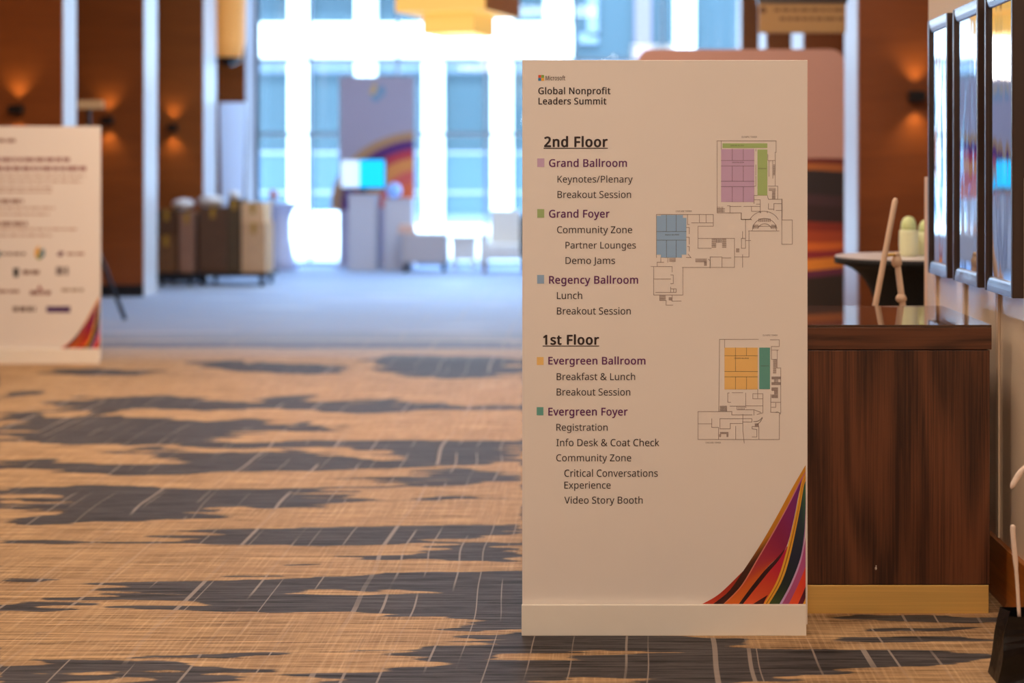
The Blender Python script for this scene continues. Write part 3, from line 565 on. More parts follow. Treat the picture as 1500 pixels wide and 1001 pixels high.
 'h': (606, '83 0 29 0 0 248 83 745 0 -248 29 0 170 745 -29 0 0 -73 170 526 0 73 0 -26 165 453 3 23 2 0 171 453 -2 0 17 27 240 514 -29 -14 29 13 334 534 -34 0 64 0 478 489 -32 30 32 -31 526 342 0 67 0 -114 526 0 0 114 -28 0 441 0 29 0 0 112 441 336 0 -112 0 85 324 463 78 0 -59 0 202 413 22 33 -21 -33 170 272 0 61 0 -91 170 0 0 91 -29 0'),
 'i': (253, '127 613 14 0 -14 0 91 626 10 -9 -10 10 76 668 0 -19 0 19 91 709 -10 -9 10 9 127 723 -14 0 14 0 162 709 -10 9 10 -9 177 668 0 19 0 -19 162 626 10 10 -10 -9|83 0 29 0 0 175 83 525 0 -175 29 0 170 525 -29 0 0 -175 170 0 0 175 -29 0'),
 'k': (524, '83 0 29 0 0 248 83 745 0 -248 29 0 169 745 -29 0 0 -130 169 356 0 130 0 -11 168 315 0 17 -1 -17 165 271 1 12 1 0 169 271 -2 0 4 5 186 293 -8 -10 8 10 210 323 -8 -10 8 10 231 348 -6 -6 56 59 399 525 -56 -59 34 0 500 525 -34 0 -71 -74 287 301 71 75 76 -100 515 0 -76 100 -35 0 411 0 34 0 -61 82 228 245 61 -82 -20 -17 169 193 20 17 0 -64 169 0 0 64 -29 0'),
 'l': (253, '83 0 29 0 0 248 83 745 0 -248 29 0 170 745 -29 0 0 -248 170 0 0 248 -29 0'),
 'm': (917, '83 0 29 0 0 175 83 525 0 -175 24 0 153 525 -23 0 4 -23 166 454 -5 24 1 0 171 454 -2 0 16 27 237 515 -28 -13 28 14 325 535 -31 0 83 0 486 447 -25 59 2 0 491 447 -1 0 18 30 563 514 -30 -15 31 14 660 535 -34 0 59 0 793 490 -29 30 30 -31 837 342 0 68 0 -114 837 0 0 114 -28 0 752 0 28 0 0 113 752 338 0 -113 0 83 645 463 71 0 -51 0 536 419 22 29 -22 -30 503 290 0 56 0 -97 503 0 0 97 -28 0 418 0 28 0 0 113 418 338 0 -113 0 83 310 463 72 0 -53 0 200 414 20 32 -20 -33 170 273 0 61 0 -91 170 0 0 91 -29 0'),
 'n': (606, '83 0 29 0 0 175 83 525 0 -175 24 0 153 525 -23 0 4 -23 166 454 -5 24 1 0 171 454 -2 0 17 27 241 515 -30 -13 30 14 336 535 -33 0 63 0 478 490 -32 30 32 -31 526 342 0 68 0 -114 526 0 0 114 -28 0 441 0 29 0 0 112 441 336 0 -112 0 85 324 463 78 0 -59 0 203 414 22 32 -22 -33 170 273 0 61 0 -91 170 0 0 91 -29 0'),
 'o': (593, '295 -10 75 0 -46 0 171 22 36 -21 -36 21 85 115 21 -41 -21 41 54 264 0 -58 0 87 120 465 -44 -47 43 47 298 535 -75 0 48 0 424 503 -36 22 36 -21 509 411 -20 40 21 -40 540 264 0 58 0 -87 474 62 44 47 -44 -48|297 62 -54 0 53 0 414 116 -25 -36 25 36 451 264 0 -62 0 62 414 410 25 -35 -25 35 296 463 54 0 -54 0 179 410 25 35 -24 -35 143 264 0 62 0 -62 180 116 -25 36 24 -36'),
 'p': (603, '83 -235 29 0 0 253 83 525 0 -253 24 0 154 525 -24 0 4 -23 166 454 -4 24 1 0 170 454 -2 0 15 23 231 512 -25 -16 26 15 333 535 -42 0 65 0 490 468 -40 45 39 -45 549 264 0 91 0 -90 490 60 39 46 -40 -47 332 -10 66 0 -40 0 232 13 26 -15 -27 16 170 67 15 -21 -2 0 164 67 2 0 1 -11 168 25 -2 17 1 -17 170 -20 0 13 0 -72 170 -235 0 72 -29 0|320 62 -58 0 32 0 399 88 -21 -17 20 18 445 160 -11 -30 10 31 460 265 0 -40 0 60 425 409 23 -36 -23 36 318 463 48 0 -54 0 204 418 22 30 -21 -30 170 280 1 62 0 -5 170 264 0 5 0 -65 201 114 -21 35 22 -35'),
 'r': (405, '83 0 29 0 0 175 83 525 0 -175 24 0 154 525 -24 0 3 -32 164 429 -4 32 1 0 168 429 -2 0 17 29 233 504 -26 -21 27 21 328 535 -36 0 10 0 360 534 -11 1 12 -1 390 529 -8 2 -3 -26 379 450 4 26 -8 2 351 455 11 -1 -10 1 323 457 9 0 -27 0 247 435 24 15 -23 -15 191 373 14 27 -14 -26 170 280 0 36 0 -93 170 0 0 93 -29 0'),
 's': (470, '216 -10 64 0 -37 0 121 -1 27 -6 -26 6 51 24 20 -11 0 26 51 102 0 -26 21 -10 127 73 -30 9 30 -9 218 60 -31 0 43 0 313 81 -20 -14 19 14 342 137 0 -23 0 13 331 173 8 -11 -7 10 293 204 18 -11 -19 10 213 239 34 -13 -34 13 125 278 25 -13 -24 14 70 325 13 -18 -13 19 50 396 0 -29 0 45 104 499 -36 -24 37 24 247 535 -59 0 32 0 337 526 -28 6 28 -6 415 500 -24 11 -10 -23 385 431 10 23 -22 10 316 455 24 -7 -24 6 241 465 26 0 -35 0 160 448 19 11 -18 -12 132 401 0 20 0 -14 145 364 -8 10 9 -10 188 335 -20 9 20 -10 268 301 -34 12 33 -12 353 262 -24 14 23 -13 407 215 -13 18 12 -19 425 145 0 28 0 -51 369 29 38 27 -38 -26'),
 't': (354, '244 -10 16 0 -27 0 168 4 23 -9 -23 10 112 54 14 -24 -15 23 90 153 0 -43 0 102 90 459 0 -102 -25 0 16 459 25 0 0 14 16 500 0 -14 25 11 91 534 -25 -11 12 38 125 646 -11 -37 17 0 176 646 -17 0 0 -40 176 525 0 41 51 0 328 525 -50 0 0 -22 328 459 0 22 -50 0 176 459 51 0 0 -101 176 155 0 101 0 -32 200 84 -16 15 15 -16 259 61 -24 0 13 0 299 64 -14 -2 14 3 332 72 -8 -3 0 -22 332 6 0 22 -9 -5 293 -5 17 3 -17 -3'),
 'u': (606, '269 -10 34 0 -64 0 125 36 33 -31 -32 30 77 181 0 -66 0 115 77 525 0 -114 30 0 165 525 -29 0 0 -112 165 187 0 113 0 -83 281 62 -77 0 59 0 402 111 -22 -33 23 32 436 252 0 -61 0 91 436 525 0 -91 29 0 523 525 -29 0 0 -175 523 0 0 175 -24 0 452 0 23 0 -4 23 439 70 4 -24 -1 0 435 70 2 0 -17 -28 365 9 30 13 -30 -12'),
 'v': (498, '199 0 33 0 -66 175 0 525 66 -175 31 0 92 525 -31 0 37 -103 204 216 -37 103 5 -15 221 168 -6 17 5 -18 236 117 -4 16 5 -16 246 76 -2 12 1 0 250 76 -1 0 3 12 261 118 -5 -17 5 16 278 169 -6 -18 6 17 294 216 -4 -14 37 103 406 525 -37 -103 31 0 498 525 -31 0 -67 -175 298 0 67 175 -33 0'),
 'x': (519, '18 0 32 0 63 90 208 269 -64 -90 -61 85 26 525 61 -85 33 0 125 525 -33 0 45 -66 260 327 -45 66 45 66 394 525 -45 -66 32 0 491 525 -32 0 -60 -85 310 269 60 85 64 -90 501 0 -64 90 -33 0 403 0 33 0 -48 70 260 210 48 -70 -49 -70 115 0 48 70 -33 0'),
 'y': (500, '82 -235 51 0 -15 0 41 -233 12 -1 -12 2 11 -227 8 -2 0 22 11 -159 0 -23 7 -1 37 -163 -10 2 10 -1 69 -165 -11 0 30 0 141 -139 -18 -17 18 17 185 -72 -11 -28 9 24 213 -2 -9 -23 -71 176 1 525 71 -175 31 0 93 525 -31 0 38 -99 207 226 -38 100 10 -26 233 151 -8 24 8 -23 251 83 -4 22 1 0 255 83 -1 0 4 17 273 148 -8 -27 8 26 300 227 -10 -26 36 100 407 525 -36 -99 31 0 500 525 -31 0 -75 -199 274 -73 75 200 -19 -49 202 -191 30 29 -29 -30'),
}
def text_curve(s, weight, spread):
    cu = bpy.data.curves.new('t', 'CURVE'); cu.dimensions = '2D'; cu.fill_mode = 'BOTH'; cu.resolution_u = 4; 
    x = 0.0
    for ch in s:
        adv, data = GLYPHS[ch]
        for sp in (data.split('|') if data else []):
            q = [int(v) / 700 for v in sp.split()]
            n = len(q) // 6; bs = cu.splines.new('BEZIER'); bs.bezier_points.add(n - 1); bs.use_cyclic_u = True
            for i, p in enumerate(bs.bezier_points):
                cx_, cy_, lx_, ly_, rx_, ry_ = q[i*6:i*6+6]
                p.handle_left_type = p.handle_right_type = 'FREE'
                p.co = (x + cx_, cy_, 0); p.handle_left = (x + cx_ + lx_, cy_ + ly_, 0); p.handle_right = (x + cx_ + rx_, cy_ + ry_, 0)
        x += adv / 700 + spread
    return cu
def text_mesh(s, x0, x1, ytop, ybase, Y, m, name, parent, weight=0.0):
    """a printed line of lettering filling photo columns x0..x1, capital height ytop..ybase, on the plane at depth Y"""
    to = bpy.data.objects.new('t', text_curve(s, weight, max(0.0, weight * 1.5))); COL.objects.link(to)
    dg = bpy.context.evaluated_depsgraph_get(); dg.update()
    me = bpy.data.meshes.new_from_object(to.evaluated_get(dg))
    bpy.data.objects.remove(to)
    if weight > 0:   # heavier strokes: the outline laid down eight times round a small circle
        bm = bmesh.new()
        for k in range(8):
            n0 = len(bm.verts); bm.from_mesh(me); bm.verts.ensure_lookup_table()
            q = k * math.pi / 4
            for vv in bm.verts[n0:]: vv.co += Vector((weight * math.cos(q), weight * 0.7 * math.sin(q), k * 0.00003))
        bm.to_mesh(me); bm.free()
    v = np.empty(len(me.vertices) * 3); me.vertices.foreach_get('co', v); v = v.reshape(-1, 3)
    a = px(x0, ybase, Y); b_ = px(x1, ytop, Y)
    kx = (b_.x - a.x) / (v[:, 0].max() - v[:, 0].min()); kz = b_.z - a.z
    off = Vector(ORIG[parent.name])
    w = np.stack([(v[:, 0] - v[:, 0].min()) * kx + a.x - off.x, Y - off.y - v[:, 2], v[:, 1] * kz + a.z - off.z], -1)
    me.vertices.foreach_set('co', w.ravel()); me.update(); me.name = name
    me.materials.clear(); me.materials.append(m)
    o = bpy.data.objects.new(name, me); COL.objects.link(o); o.parent = parent; ORIG[o.name] = tuple(off)
    return o
def rect(mb, x0, y0, x1, y1, Y):
    a = px(x0, y1, Y); b_ = px(x1, y0, Y)
    mb.quad((a.x, Y, a.z), (b_.x, Y, a.z), (b_.x, Y, b_.z), (a.x, Y, b_.z)); return mb
def strokes(mb, lines, Y, w=0.75):
    for ln in lines:
        for (x0, y0), (x1, y1) in zip(ln[:-1], ln[1:]):
            d = Vector((x1 - x0, y1 - y0)); l = d.length
            if l == 0: continue
            d /= l; n = Vector((-d.y, d.x)) * w / 2; e = d * w / 2
            q = [(x0 + n.x - e.x, y0 + n.y - e.y), (x0 - n.x - e.x, y0 - n.y - e.y), (x1 - n.x + e.x, y1 - n.y + e.y), (x1 + n.x + e.x, y1 + n.y + e.y)]
            mb.quad(*[px(a, b, Y) for a, b in q])
    return mb
def resample(P, n):
    P = [Vector(p) for p in P]; d = [0]
    # Catmull-Rom through the points, then even parameter steps
    out = []
    m = len(P) - 1
    for i in range(n + 1):
        t = i / n * m; k = min(int(t), m - 1); u = t - k
        p0, p1, p2, p3 = P[max(k-1, 0)], P[k], P[k+1], P[min(k+2, m)]
        out.append(0.5 * ((2*p1) + (-p0 + p2)*u + (2*p0 - 5*p1 + 4*p2 - p3)*u*u + (-p0 + 3*p1 - 3*p2 + p3)*u*u*u))
    return out
def ribbon(mb, A, B, cols, Y, n=24, xmax=None):
    """strip between two photo-pixel curves; cols run along it"""
    a = resample(A, n); b_ = resample(B, n)
    o = len(mb.v)
    if mb.col is None: mb.col = []
    for i in range(n + 1):
        t = i / n * (len(cols) - 1); k = min(int(t), len(cols) - 2); u = t - k
        c = [cols[k][j] * (1 - u) + cols[k+1][j] * u for j in range(3)]
        for p in (a[i], b_[i]):
            x = min(p.x, xmax) if xmax else p.x
            mb.v.append(tuple(px(x, p.y, Y))); mb.col.append(rgb(*c))
    for i in range(n):
        mb.f.append([o + 2*i, o + 2*i + 1, o + 2*i + 3, o + 2*i + 2]); mb.sm.append(False); mb.mi.append(0)

# ------------------------------------------------------------------ the floor directory sign in front
SY = 5.0
sg = thing('directory_sign', (px(973, 930, SY).x, SY + 0.03, 0), 'tall white directory sign with floor plans in front of the walnut counter', 'sign')
T = SY - 0.0
a = px(765, 890, SY); b_ = px(1183, 88, SY)
MB().box((a.x, SY, 0.03), (b_.x, SY + 0.012, b_.z)).build('board', M_PAPER, sg, bevel=0.0015)
a = px(764, 931, SY - 0.02); b_ = px(1181.3, 887, SY - 0.02)
MB().box((a.x, SY - 0.02, 0.0), (b_.x, SY - 0.004, b_.z)).build('base_strip', M_SLEEVE, sg, bevel=0.0015)
MB().box((a.x + 0.03, SY + 0.012, 0.0), (b_.x - 0.03, SY + 0.12, 0.012)).box((a.x + 0.03, SY + 0.012, 0.0), (b_.x - 0.03, SY + 0.02, 0.09)).build('rear_foot', M_BLACK, sg)
PY_ = SY - 0.0008
TXT = [
 ("Microsoft", 799.2, 828, 111.2, 117.6, M_INKD, 0.02, 'logo_lettering'),
 ("Global Nonprofit", 788.5, 894.3, 128.4, 137.9, M_INK, 0.032, 'title_lettering'),
 ("Leaders Summit", 788.8, 888.2, 143.5, 152.9, M_INK, 0.032, 'title_lettering'),
 ("2nd Floor", 797, 890.3, 200.7, 215.1, M_INK, 0.055, 'heading_lettering'),
 ("Grand Ballroom", 804.2, 918.4, 233.5, 244.4, M_INKP, 0.032, 'subheading_lettering'),
 ("Keynotes/Plenary", 816.6, 926.8, 257.7, 267.5, M_INK, 0.006, 'line_lettering'),
 ("Breakout Session", 816.6, 924.4, 280, 290.1, M_INK, 0.006, 'line_lettering'),
 ("Grand Foyer", 804.2, 893, 307.8, 318.7, M_INKP, 0.032, 'subheading_lettering'),
 ("Community Zone", 816, 926, 331.7, 341.6, M_INK, 0.006, 'line_lettering'),
 ("Partner Lounges", 828.3, 931.4, 354.5, 364.2, M_INK, 0.006, 'line_lettering'),
 ("Demo Jams", 828.3, 901, 376.9, 386.8, M_INK, 0.006, 'line_lettering'),
 ("Regency Ballroom", 804.2, 934.8, 404.7, 415.6, M_INKP, 0.032, 'subheading_lettering'),
 ("Lunch", 815.8, 852.7, 428, 438.2, M_INK, 0.006, 'line_lettering'),
 ("Breakout Session", 815.8, 923.9, 450.6, 460.8, M_INK, 0.006, 'line_lettering'),
 ("1st Floor", 795.4, 877.7, 491.2, 504.8, M_INK, 0.055, 'heading_lettering'),
 ("Evergreen Ballroom", 803.2, 945.5, 523.3, 534, M_INKP, 0.032, 'subheading_lettering'),
 ("Breakfast & Lunch", 815.4, 930.4, 547, 557, M_INK, 0.006, 'line_lettering'),
 ("Breakout Session", 815.4, 923.2, 569.4, 579.6, M_INK, 0.006, 'line_lettering'),
 ("Evergreen Foyer", 803.2, 919.4, 597.8, 608.8, M_INKP, 0.032, 'subheading_lettering'),
 ("Registration", 815, 890, 621.3, 631.2, M_INK, 0.006, 'line_lettering'),
 ("Info Desk & Coat Check", 815, 965.8, 643.6, 653.8, M_INK, 0.006, 'line_lettering'),
 ("Community Zone", 814.8, 924.6, 666, 676, M_INK, 0.006, 'line_lettering'),
 ("Critical Conversations", 826.7, 963.5, 688.3, 698.7, M_INK, 0.006, 'line_lettering'),
 ("Experience", 826.7, 894.5, 706, 716, M_INK, 0.006, 'line_lettering'),
 ("Video Story Booth", 826.7, 941.4, 728, 738, M_INK, 0.006, 'line_lettering'),
]
for s_, x0, x1, y0, y1, m, w, nm in TXT: text_mesh(s_, x0, x1, y0, y1, PY_, m, nm, sg, w)
rect(MB(), 796.2, 216.6, 890.3, 217.9, PY_).build('heading_underline', M_INK, sg)
rect(MB(), 795, 506.5, 877.7, 507.7, PY_).build('heading_underline', M_INK, sg)
for i, (x, y, c) in enumerate(((788.5, 109.9, (222, 84, 36)), (792.9, 109.9, (134, 172, 58)), (788.5, 114.3, (40, 124, 180)), (792.9, 114.3, (244, 178, 40)))):
    rect(MB(), x, y, x + 4.1, y + 4.1, PY_).build('logo_square', mat('logo ink %d' % i, c, 0.5), sg)
for x0, y0, x1, y1, c in ((787, 232.2, 797.3, 244.7, (206, 176, 210)), (787, 306.5, 797.2, 319, (164, 190, 128)), (786.8, 403, 797, 415.6, (150, 184, 220)), (786.4, 523.3, 796.2, 534.8, (246, 204, 124)), (786.2, 596.7, 796, 608.6, (104, 172, 162))):
    rect(MB(), x0, y0, x1, y1, PY_).build('color_swatch', mat('swatch %d' % int(y0), c, 0.5), sg)
M_PUR = mat('plan purple', (206, 174, 210), 0.5); M_GRN = mat('plan green', (172, 200, 128), 0.5); M_BLU = mat('plan blue', (152, 190, 230), 0.5)
M_YEL = mat('plan yellow', (248, 202, 122), 0.5); M_TEA = mat('plan teal', (100, 168, 156), 0.5)
def D(x, y): return (940 + x / 6.25, 180 + y / 6.25)
def E(x, y): return (940 + x / 5.8875, 290 + y / 5.8875)
def G(x, y): return (1000 + x / 4.767, 470 + y / 4.767)
def LN(f, *pts): return [f(*p) for p in pts]
def RC(f, x0, y0, x1, y1): return LN(f, (x0, y0), (x1, y0), (x1, y1), (x0, y1), (x0, y0))
def ARC(f, cx, cy, r, a0, a1, n=14): return [f(cx + r * math.cos(math.radians(a0 + (a1 - a0) * i / n)), cy - r * math.sin(math.radians(a0 + (a1 - a0) * i / n))) for i in range(n + 1)]
def HATCH(f, x0, y0, x1, y1, step, vert=True):
    o = []
    t = (x0 if vert else y0)
    while t <= (x1 if vert else y1):
        o.append(LN(f, (t, y0), (t, y1)) if vert else LN(f, (x0, t), (x1, t))); t += step
    return o
def block(f, x0, y0, x1, y1, m, name='plan_room'):
    a, b = f(x0, y0), f(x1, y1); rect(MB(), a[0], a[1], b[0], b[1], PY_).build(name, m, sg)
block(D, 740, 188, 1150, 230, M_GRN); block(D, 1060, 245, 1150, 665, M_GRN); block(D, 727, 240, 1030, 725, M_PUR)
mb = MB()
q = [E(*p) for p in ((165,148),(355,148),(355,172),(385,172),(385,490),(345,490),(345,515),(165,515),(165,490),(127,490),(127,155),(165,155))]
mb.quad(*[px(x, y, PY_) for x, y in reversed(q)]); mb.build('plan_room', M_BLU, sg)
block(G, 292, 188, 524, 480, M_YEL); block(G, 535, 188, 610, 478, M_TEA)
L1 = [LN(D, (690,825),(690,165),(1230,165),(1230,270),(1222,270),(1222,580)), LN(D,(728,165),(728,240)), LN(D,(1160,345),(1222,345)), LN(D,(1165,350),(1165,490)), LN(D,(1200,350),(1200,510)),
  LN(D,(1160,580),(1245,580),(1245,700)), LN(D,(1160,700),(1285,700),(1285,890)), LN(D,(1285,740),(1210,740),(1210,800)), LN(D,(1160,740),(1160,790),(1210,790)), LN(D,(1230,802),(1285,802)),
  LN(D,(1028,665),(1028,740)), LN(D,(1028,705),(1085,705),(1085,825)), LN(D,(1005,810),(1085,810)), LN(D,(1005,810),(1005,765),(1085,765)), LN(D,(1050,745),(1085,745)), LN(D,(810,765),(910,765)), LN(D,(935,765),(1005,765)),
  LN(D,(690,825),(910,825),(910,885),(1005,885)), LN(D,(785,760),(808,760),(808,825)), LN(D,(1045,240),(1045,260)), LN(D,(1045,385),(1045,480)), LN(D,(1045,490),(1045,580),(1030,580)),
  LN(D,(1155,290),(1155,345)), LN(D,(1150,665),(1160,700)), LN(D,(1030,665),(1060,665))]
L1 += HATCH(D, 700, 770, 755, 818, 14) + HATCH(D, 690, 785, 760, 818, 14, False) + HATCH(D, 1165, 600, 1225, 625, 10, False) + HATCH(D, 1195, 630, 1222, 695, 8, False) + HATCH(D, 1205, 385, 1218, 480, 10, False)
L1 += [ARC(D, 1120, 960, 150, 30, 150), LN(D,(1088,825),(1088,812)), LN(D,(1150,810),(1150,825))]
L1 += [LN(E,(127,515),(127,143),(617,143),(617,245),(485,245),(485,435),(600,435)), LN(E,(497,143),(497,215)), LN(E,(430,215),(490,215)), LN(E,(497,215),(617,215)), LN(E,(555,143),(555,215)),
  LN(E,(485,350),(800,350),(800,600),(350,600)), LN(E,(590,600),(590,510),(692,510),(692,600)), LN(E,(692,518),(770,518)), LN(E,(800,510),(925,510),(925,285)), LN(E,(860,130),(860,185),(945,185)), LN(E,(895,185),(895,435),(860,435),(860,350),(895,350)),
  LN(E,(870,290),(870,350)), LN(E,(920,285),(1185,285)), RC(E,1208,190,1298,400), LN(E,(1208,10),(1208,190)), LN(E,(870,490),(870,600)), LN(E,(950,285),(970,245)), LN(E,(1165,285),(1150,245)),
  LN(E,(80,592),(262,592),(262,640)), LN(E,(103,592),(103,838),(355,838),(355,600)), LN(E,(105,700),(250,700)), LN(E,(120,815),(250,815)), LN(E,(250,770),(250,815),(297,815),(297,785),(250,785)), LN(E,(275,785),(275,815)), LN(E,(250,665),(272,665),(272,740),(250,740)),
  LN(E,(155,838),(155,885),(210,885)), LN(E,(210,885),(210,925),(268,925)), LN(E,(262,838),(262,890),(340,890)), LN(E,(133,592),(133,555),(190,555)), LN(E,(165,515),(165,555)), LN(E,(225,515),(225,555)),
  LN(E,(385,515),(425,515),(400,485)), LN(E,(395,143),(395,230),(410,230)), LN(E,(385,255),(410,255),(410,310)), LN(E,(385,340),(410,340),(410,400)), LN(E,(395,420),(410,420),(410,460)), LN(E,(900,368),(940,368)), LN(E,(590,605),(590,540),(575,530))]
L1 += [ARC(E, 1060, 285, 108, 12, 168), ARC(E, 1060, 285, 62, 20, 160), LN(E,(1008,245),(1115,245))]
L1 += HATCH(E, 960, 235, 1005, 265, 8, False) + HATCH(E, 1118, 235, 1160, 265, 8, False) + HATCH(E, 1010, 180, 1110, 205, 9) + HATCH(E, 605, 355, 640, 430, 9, False) + HATCH(E, 645, 355, 690, 385, 8) + HATCH(E, 695, 355, 728, 430, 9, False)
L1 += HATCH(E, 160, 845, 205, 882, 8, False) + HATCH(E, 235, 860, 258, 885, 7, False) + HATCH(E, 240, 522, 290, 555, 9, False) + HATCH(E, 465, 528, 560, 552, 8, False) + HATCH(E, 540, 555, 560, 585, 7, False) + HATCH(E, 815, 438, 840, 470, 7, False)
strokes(MB(), L1, PY_ - 0.0003, 0.7).build('plan_lines', M_INKG, sg)
L2 = [LN(G,(530,130),(258,130),(252,635)), LN(G,(612,133),(675,133),(675,180),(620,180),(620,205),(668,205)), LN(G,(293,130),(293,188)), LN(G,(620,205),(620,270),(655,270)), LN(G,(660,205),(660,330),(685,330),(685,640),(675,660),(675,830),(107,830),(107,635),(345,635)),
  LN(G,(107,720),(203,720)), LN(G,(203,685),(203,745),(250,745),(250,830)), LN(G,(260,755),(332,755),(332,718),(418,718)), LN(G,(260,755),(260,685),(483,685),(483,708),(418,708)), LN(G,(420,655),(420,770),(430,855)),
  LN(G,(315,570),(315,505),(325,505)), LN(G,(315,570),(335,570)), LN(G,(345,503),(420,503)), LN(G,(440,505),(440,610)), LN(G,(440,595),(560,595)), LN(G,(560,645),(560,510),(490,510),(490,545),(560,545)), LN(G,(524,480),(524,540)), LN(G,(330,597),(440,597)),
  LN(G,(380,597),(380,622),(497,622),(497,660)), LN(G,(343,640),(343,658),(485,658)), LN(G,(615,515),(615,640),(660,640)), LN(G,(615,570),(685,570)), LN(G,(485,740),(532,740),(532,830)), LN(G,(370,738),(370,830)), LN(G,(485,740),(485,755),(518,760),(518,812),(485,812)), LN(G,(655,270),(655,330)), LN(G,(650,575),(650,605),(620,605)),
  ARC(G, 660, 660, 22, 20, 110), ARC(G, 505, 650, 55, 260, 330), ARC(G, 480, 655, 80, 300, 345), LN(G,(497,622),(545,640)), LN(G,(520,655),(555,645))]
L2 += HATCH(G, 262, 595, 308, 632, 9) + HATCH(G, 262, 600, 308, 632, 9, False) + HATCH(G, 622, 392, 684, 408, 5, False) + HATCH(G, 622, 432, 684, 450, 5, False) + HATCH(G, 640, 412, 664, 430, 6) + HATCH(G, 622, 468, 664, 490, 5, False) + HATCH(G, 640, 492, 664, 515, 5, False) + HATCH(G, 622, 518, 664, 542, 5, False) + HATCH(G, 632, 275, 652, 368, 7, False)
L2 += HATCH(G, 262, 780, 318, 792, 5, False) + HATCH(G, 390, 600, 430, 620, 10) + HATCH(G, 256, 795, 266, 812, 5, False) + HATCH(G, 308, 795, 318, 812, 5, False) + HATCH(G, 505, 720, 530, 738, 5, False)
strokes(MB(), L2, PY_ - 0.0003, 0.7).build('plan_lines', M_INKG, sg)
L3 = [LN(D,(828,240),(828,345)), LN(D,(930,240),(930,345)), LN(D,(828,395),(828,535)), LN(D,(930,395),(930,535)), LN(D,(828,585),(828,725)), LN(D,(930,585),(930,725)), LN(D,(727,345),(1030,345)), LN(D,(727,395),(1030,395)), LN(D,(727,535),(1030,535)), LN(D,(727,585),(1030,585)),
  LN(E,(127,290),(385,290)), LN(E,(127,365),(385,365)), LN(E,(213,148),(213,290)), LN(E,(297,148),(297,290)), LN(E,(213,365),(213,515)), LN(E,(297,365),(297,515)),
  LN(G,(292,245),(524,245)), LN(G,(292,355),(524,355)), LN(G,(292,392),(524,392)), LN(G,(369,188),(369,355)), LN(G,(446,188),(446,245)), LN(G,(369,392),(369,480)), LN(G,(446,392),(446,480))]
strokes(MB(), L3, PY_ - 0.0003, 0.45).build('room_divisions', M_INKD, sg)
for s_, f, x0, x1, y0, y1 in (("OLYMPIC TOWER", D, 915, 1055, 122, 137), ("CASCADE TOWER", D, 312, 458, 803, 817), ("GRAND BALLROOM", D, 828, 935, 357, 369), ("GRAND FOYER", D, 812, 935, 204, 214), ("GRAND FOYER", D, 1068, 1142, 415, 424),
     ("REGENCY BALLROOM", E, 203, 322, 313, 324), ("CASCADE TOWER", G, 160, 266, 847, 857), ("OLYMPIC TOWER", G, 560, 662, 97, 107), ("EVERGREEN BALLROOM", G, 360, 462, 258, 267), ("EVERGREEN FOYER", G, 545, 602, 312, 320)):
    a = f(x0, y0); b_ = f(x1, y1); text_mesh(s_, a[0], b_[0], a[1], b_[1], PY_ - 0.0003, M_INKD, 'plan_lettering', sg)
def A_(*pts): return [(1010 + x / 4.352, 670 + y / 4.352, 0) for x, y in pts]
sw = [
 (A_((75,940),(190,872),(330,738),(345,722)), A_((145,940),(250,856),(340,735),(345,722)), [(206,66,34),(176,46,26),(150,60,30)]),
 (A_((145,940),(250,856),(345,722),(460,545),(560,372),(650,205),(740,50)), A_((215,940),(330,822),(430,655),(540,468),(630,305),(700,165),(740,95)), [(64,20,14),(60,22,14),(70,30,12),(196,126,30),(206,136,34),(214,146,38),(214,146,38)]),
 (A_((212,940),(327,822),(427,655),(537,468),(627,305),(697,165),(740,92)), A_((224,940),(338,822),(438,655),(546,468),(636,305),(706,168),(740,102)), [(230,130,80),(220,130,120),(210,130,150),(180,90,150)]),
 (A_((222,940),(336,822),(436,655),(545,468),(634,305),(704,168),(740,102)), A_((312,940),(480,722),(560,640),(618,572),(664,400),(700,220),(740,100)), [(226,112,34),(214,92,34),(170,44,66),(140,26,76),(130,30,104),(110,32,120),(96,28,110)]),
 (A_((312,940),(400,820),(480,722),(560,640),(618,572)), A_((340,940),(420,840),(500,742),(570,660),(618,572)), [(40,10,12),(44,8,14),(60,8,24),(90,10,40)]),
 (A_((338,940),(420,838),(500,738),(570,656),(622,568)), A_((475,940),(530,860),(566,780),(600,690),(628,575)), [(232,96,46),(214,70,40),(196,30,60),(190,14,72)]),
 (A_((400,940),(440,915),(500,878)), A_((470,940),(480,915),(500,878)), [(70,16,10),(56,14,8)]),
 (A_((470,940),(556,790),(618,600),(678,350),(712,165),(740,98)), A_((505,940),(590,790),(644,620),(700,355),(728,190),(740,152)), [(230,160,40),(240,180,60),(236,170,50),(226,160,44),(220,150,40)]),
 (A_((484,940),(570,790),(630,600),(688,350),(718,185),(740,128)), A_((490,940),(576,790),(636,604),(692,352),(721,187),(740,134)), [(150,90,16),(170,104,20),(200,130,34)]),
 (A_((505,940),(590,790),(644,620),(700,355),(728,190),(740,152)), A_((572,940),(645,805),(706,645),(730,500),(738,350),(740,215)), [(60,80,28),(24,40,44),(26,34,60),(30,50,62),(54,96,70),(50,84,66)]),
 (A_((572,940),(645,805),(706,645),(730,500),(738,350),(740,215)), A_((588,940),(658,805),(714,655),(734,520),(740,380),(741,300)), [(196,160,210),(210,170,214),(170,120,180),(120,70,140)]),
 (A_((588,940),(658,805),(714,655),(740,510)), A_((632,940),(690,820),(724,740),(740,695)), [(168,80,130),(186,84,140),(176,80,140)]),
 (A_((632,940),(690,820),(724,740),(740,695)), A_((690,940),(715,885),(730,850),(740,825)), [(236,88,44),(232,70,40),(226,60,46)]),
 (A_((690,940),(715,885),(730,850),(740,825)), A_((722,940),(730,922),(736,908),(740,895)), [(110,14,50),(60,8,24)]),
 (A_((722,940),(730,922),(736,908),(740,895)), A_((740,940),(740,930),(740,915),(740,900)), [(240,170,50),(230,150,40)]),
]
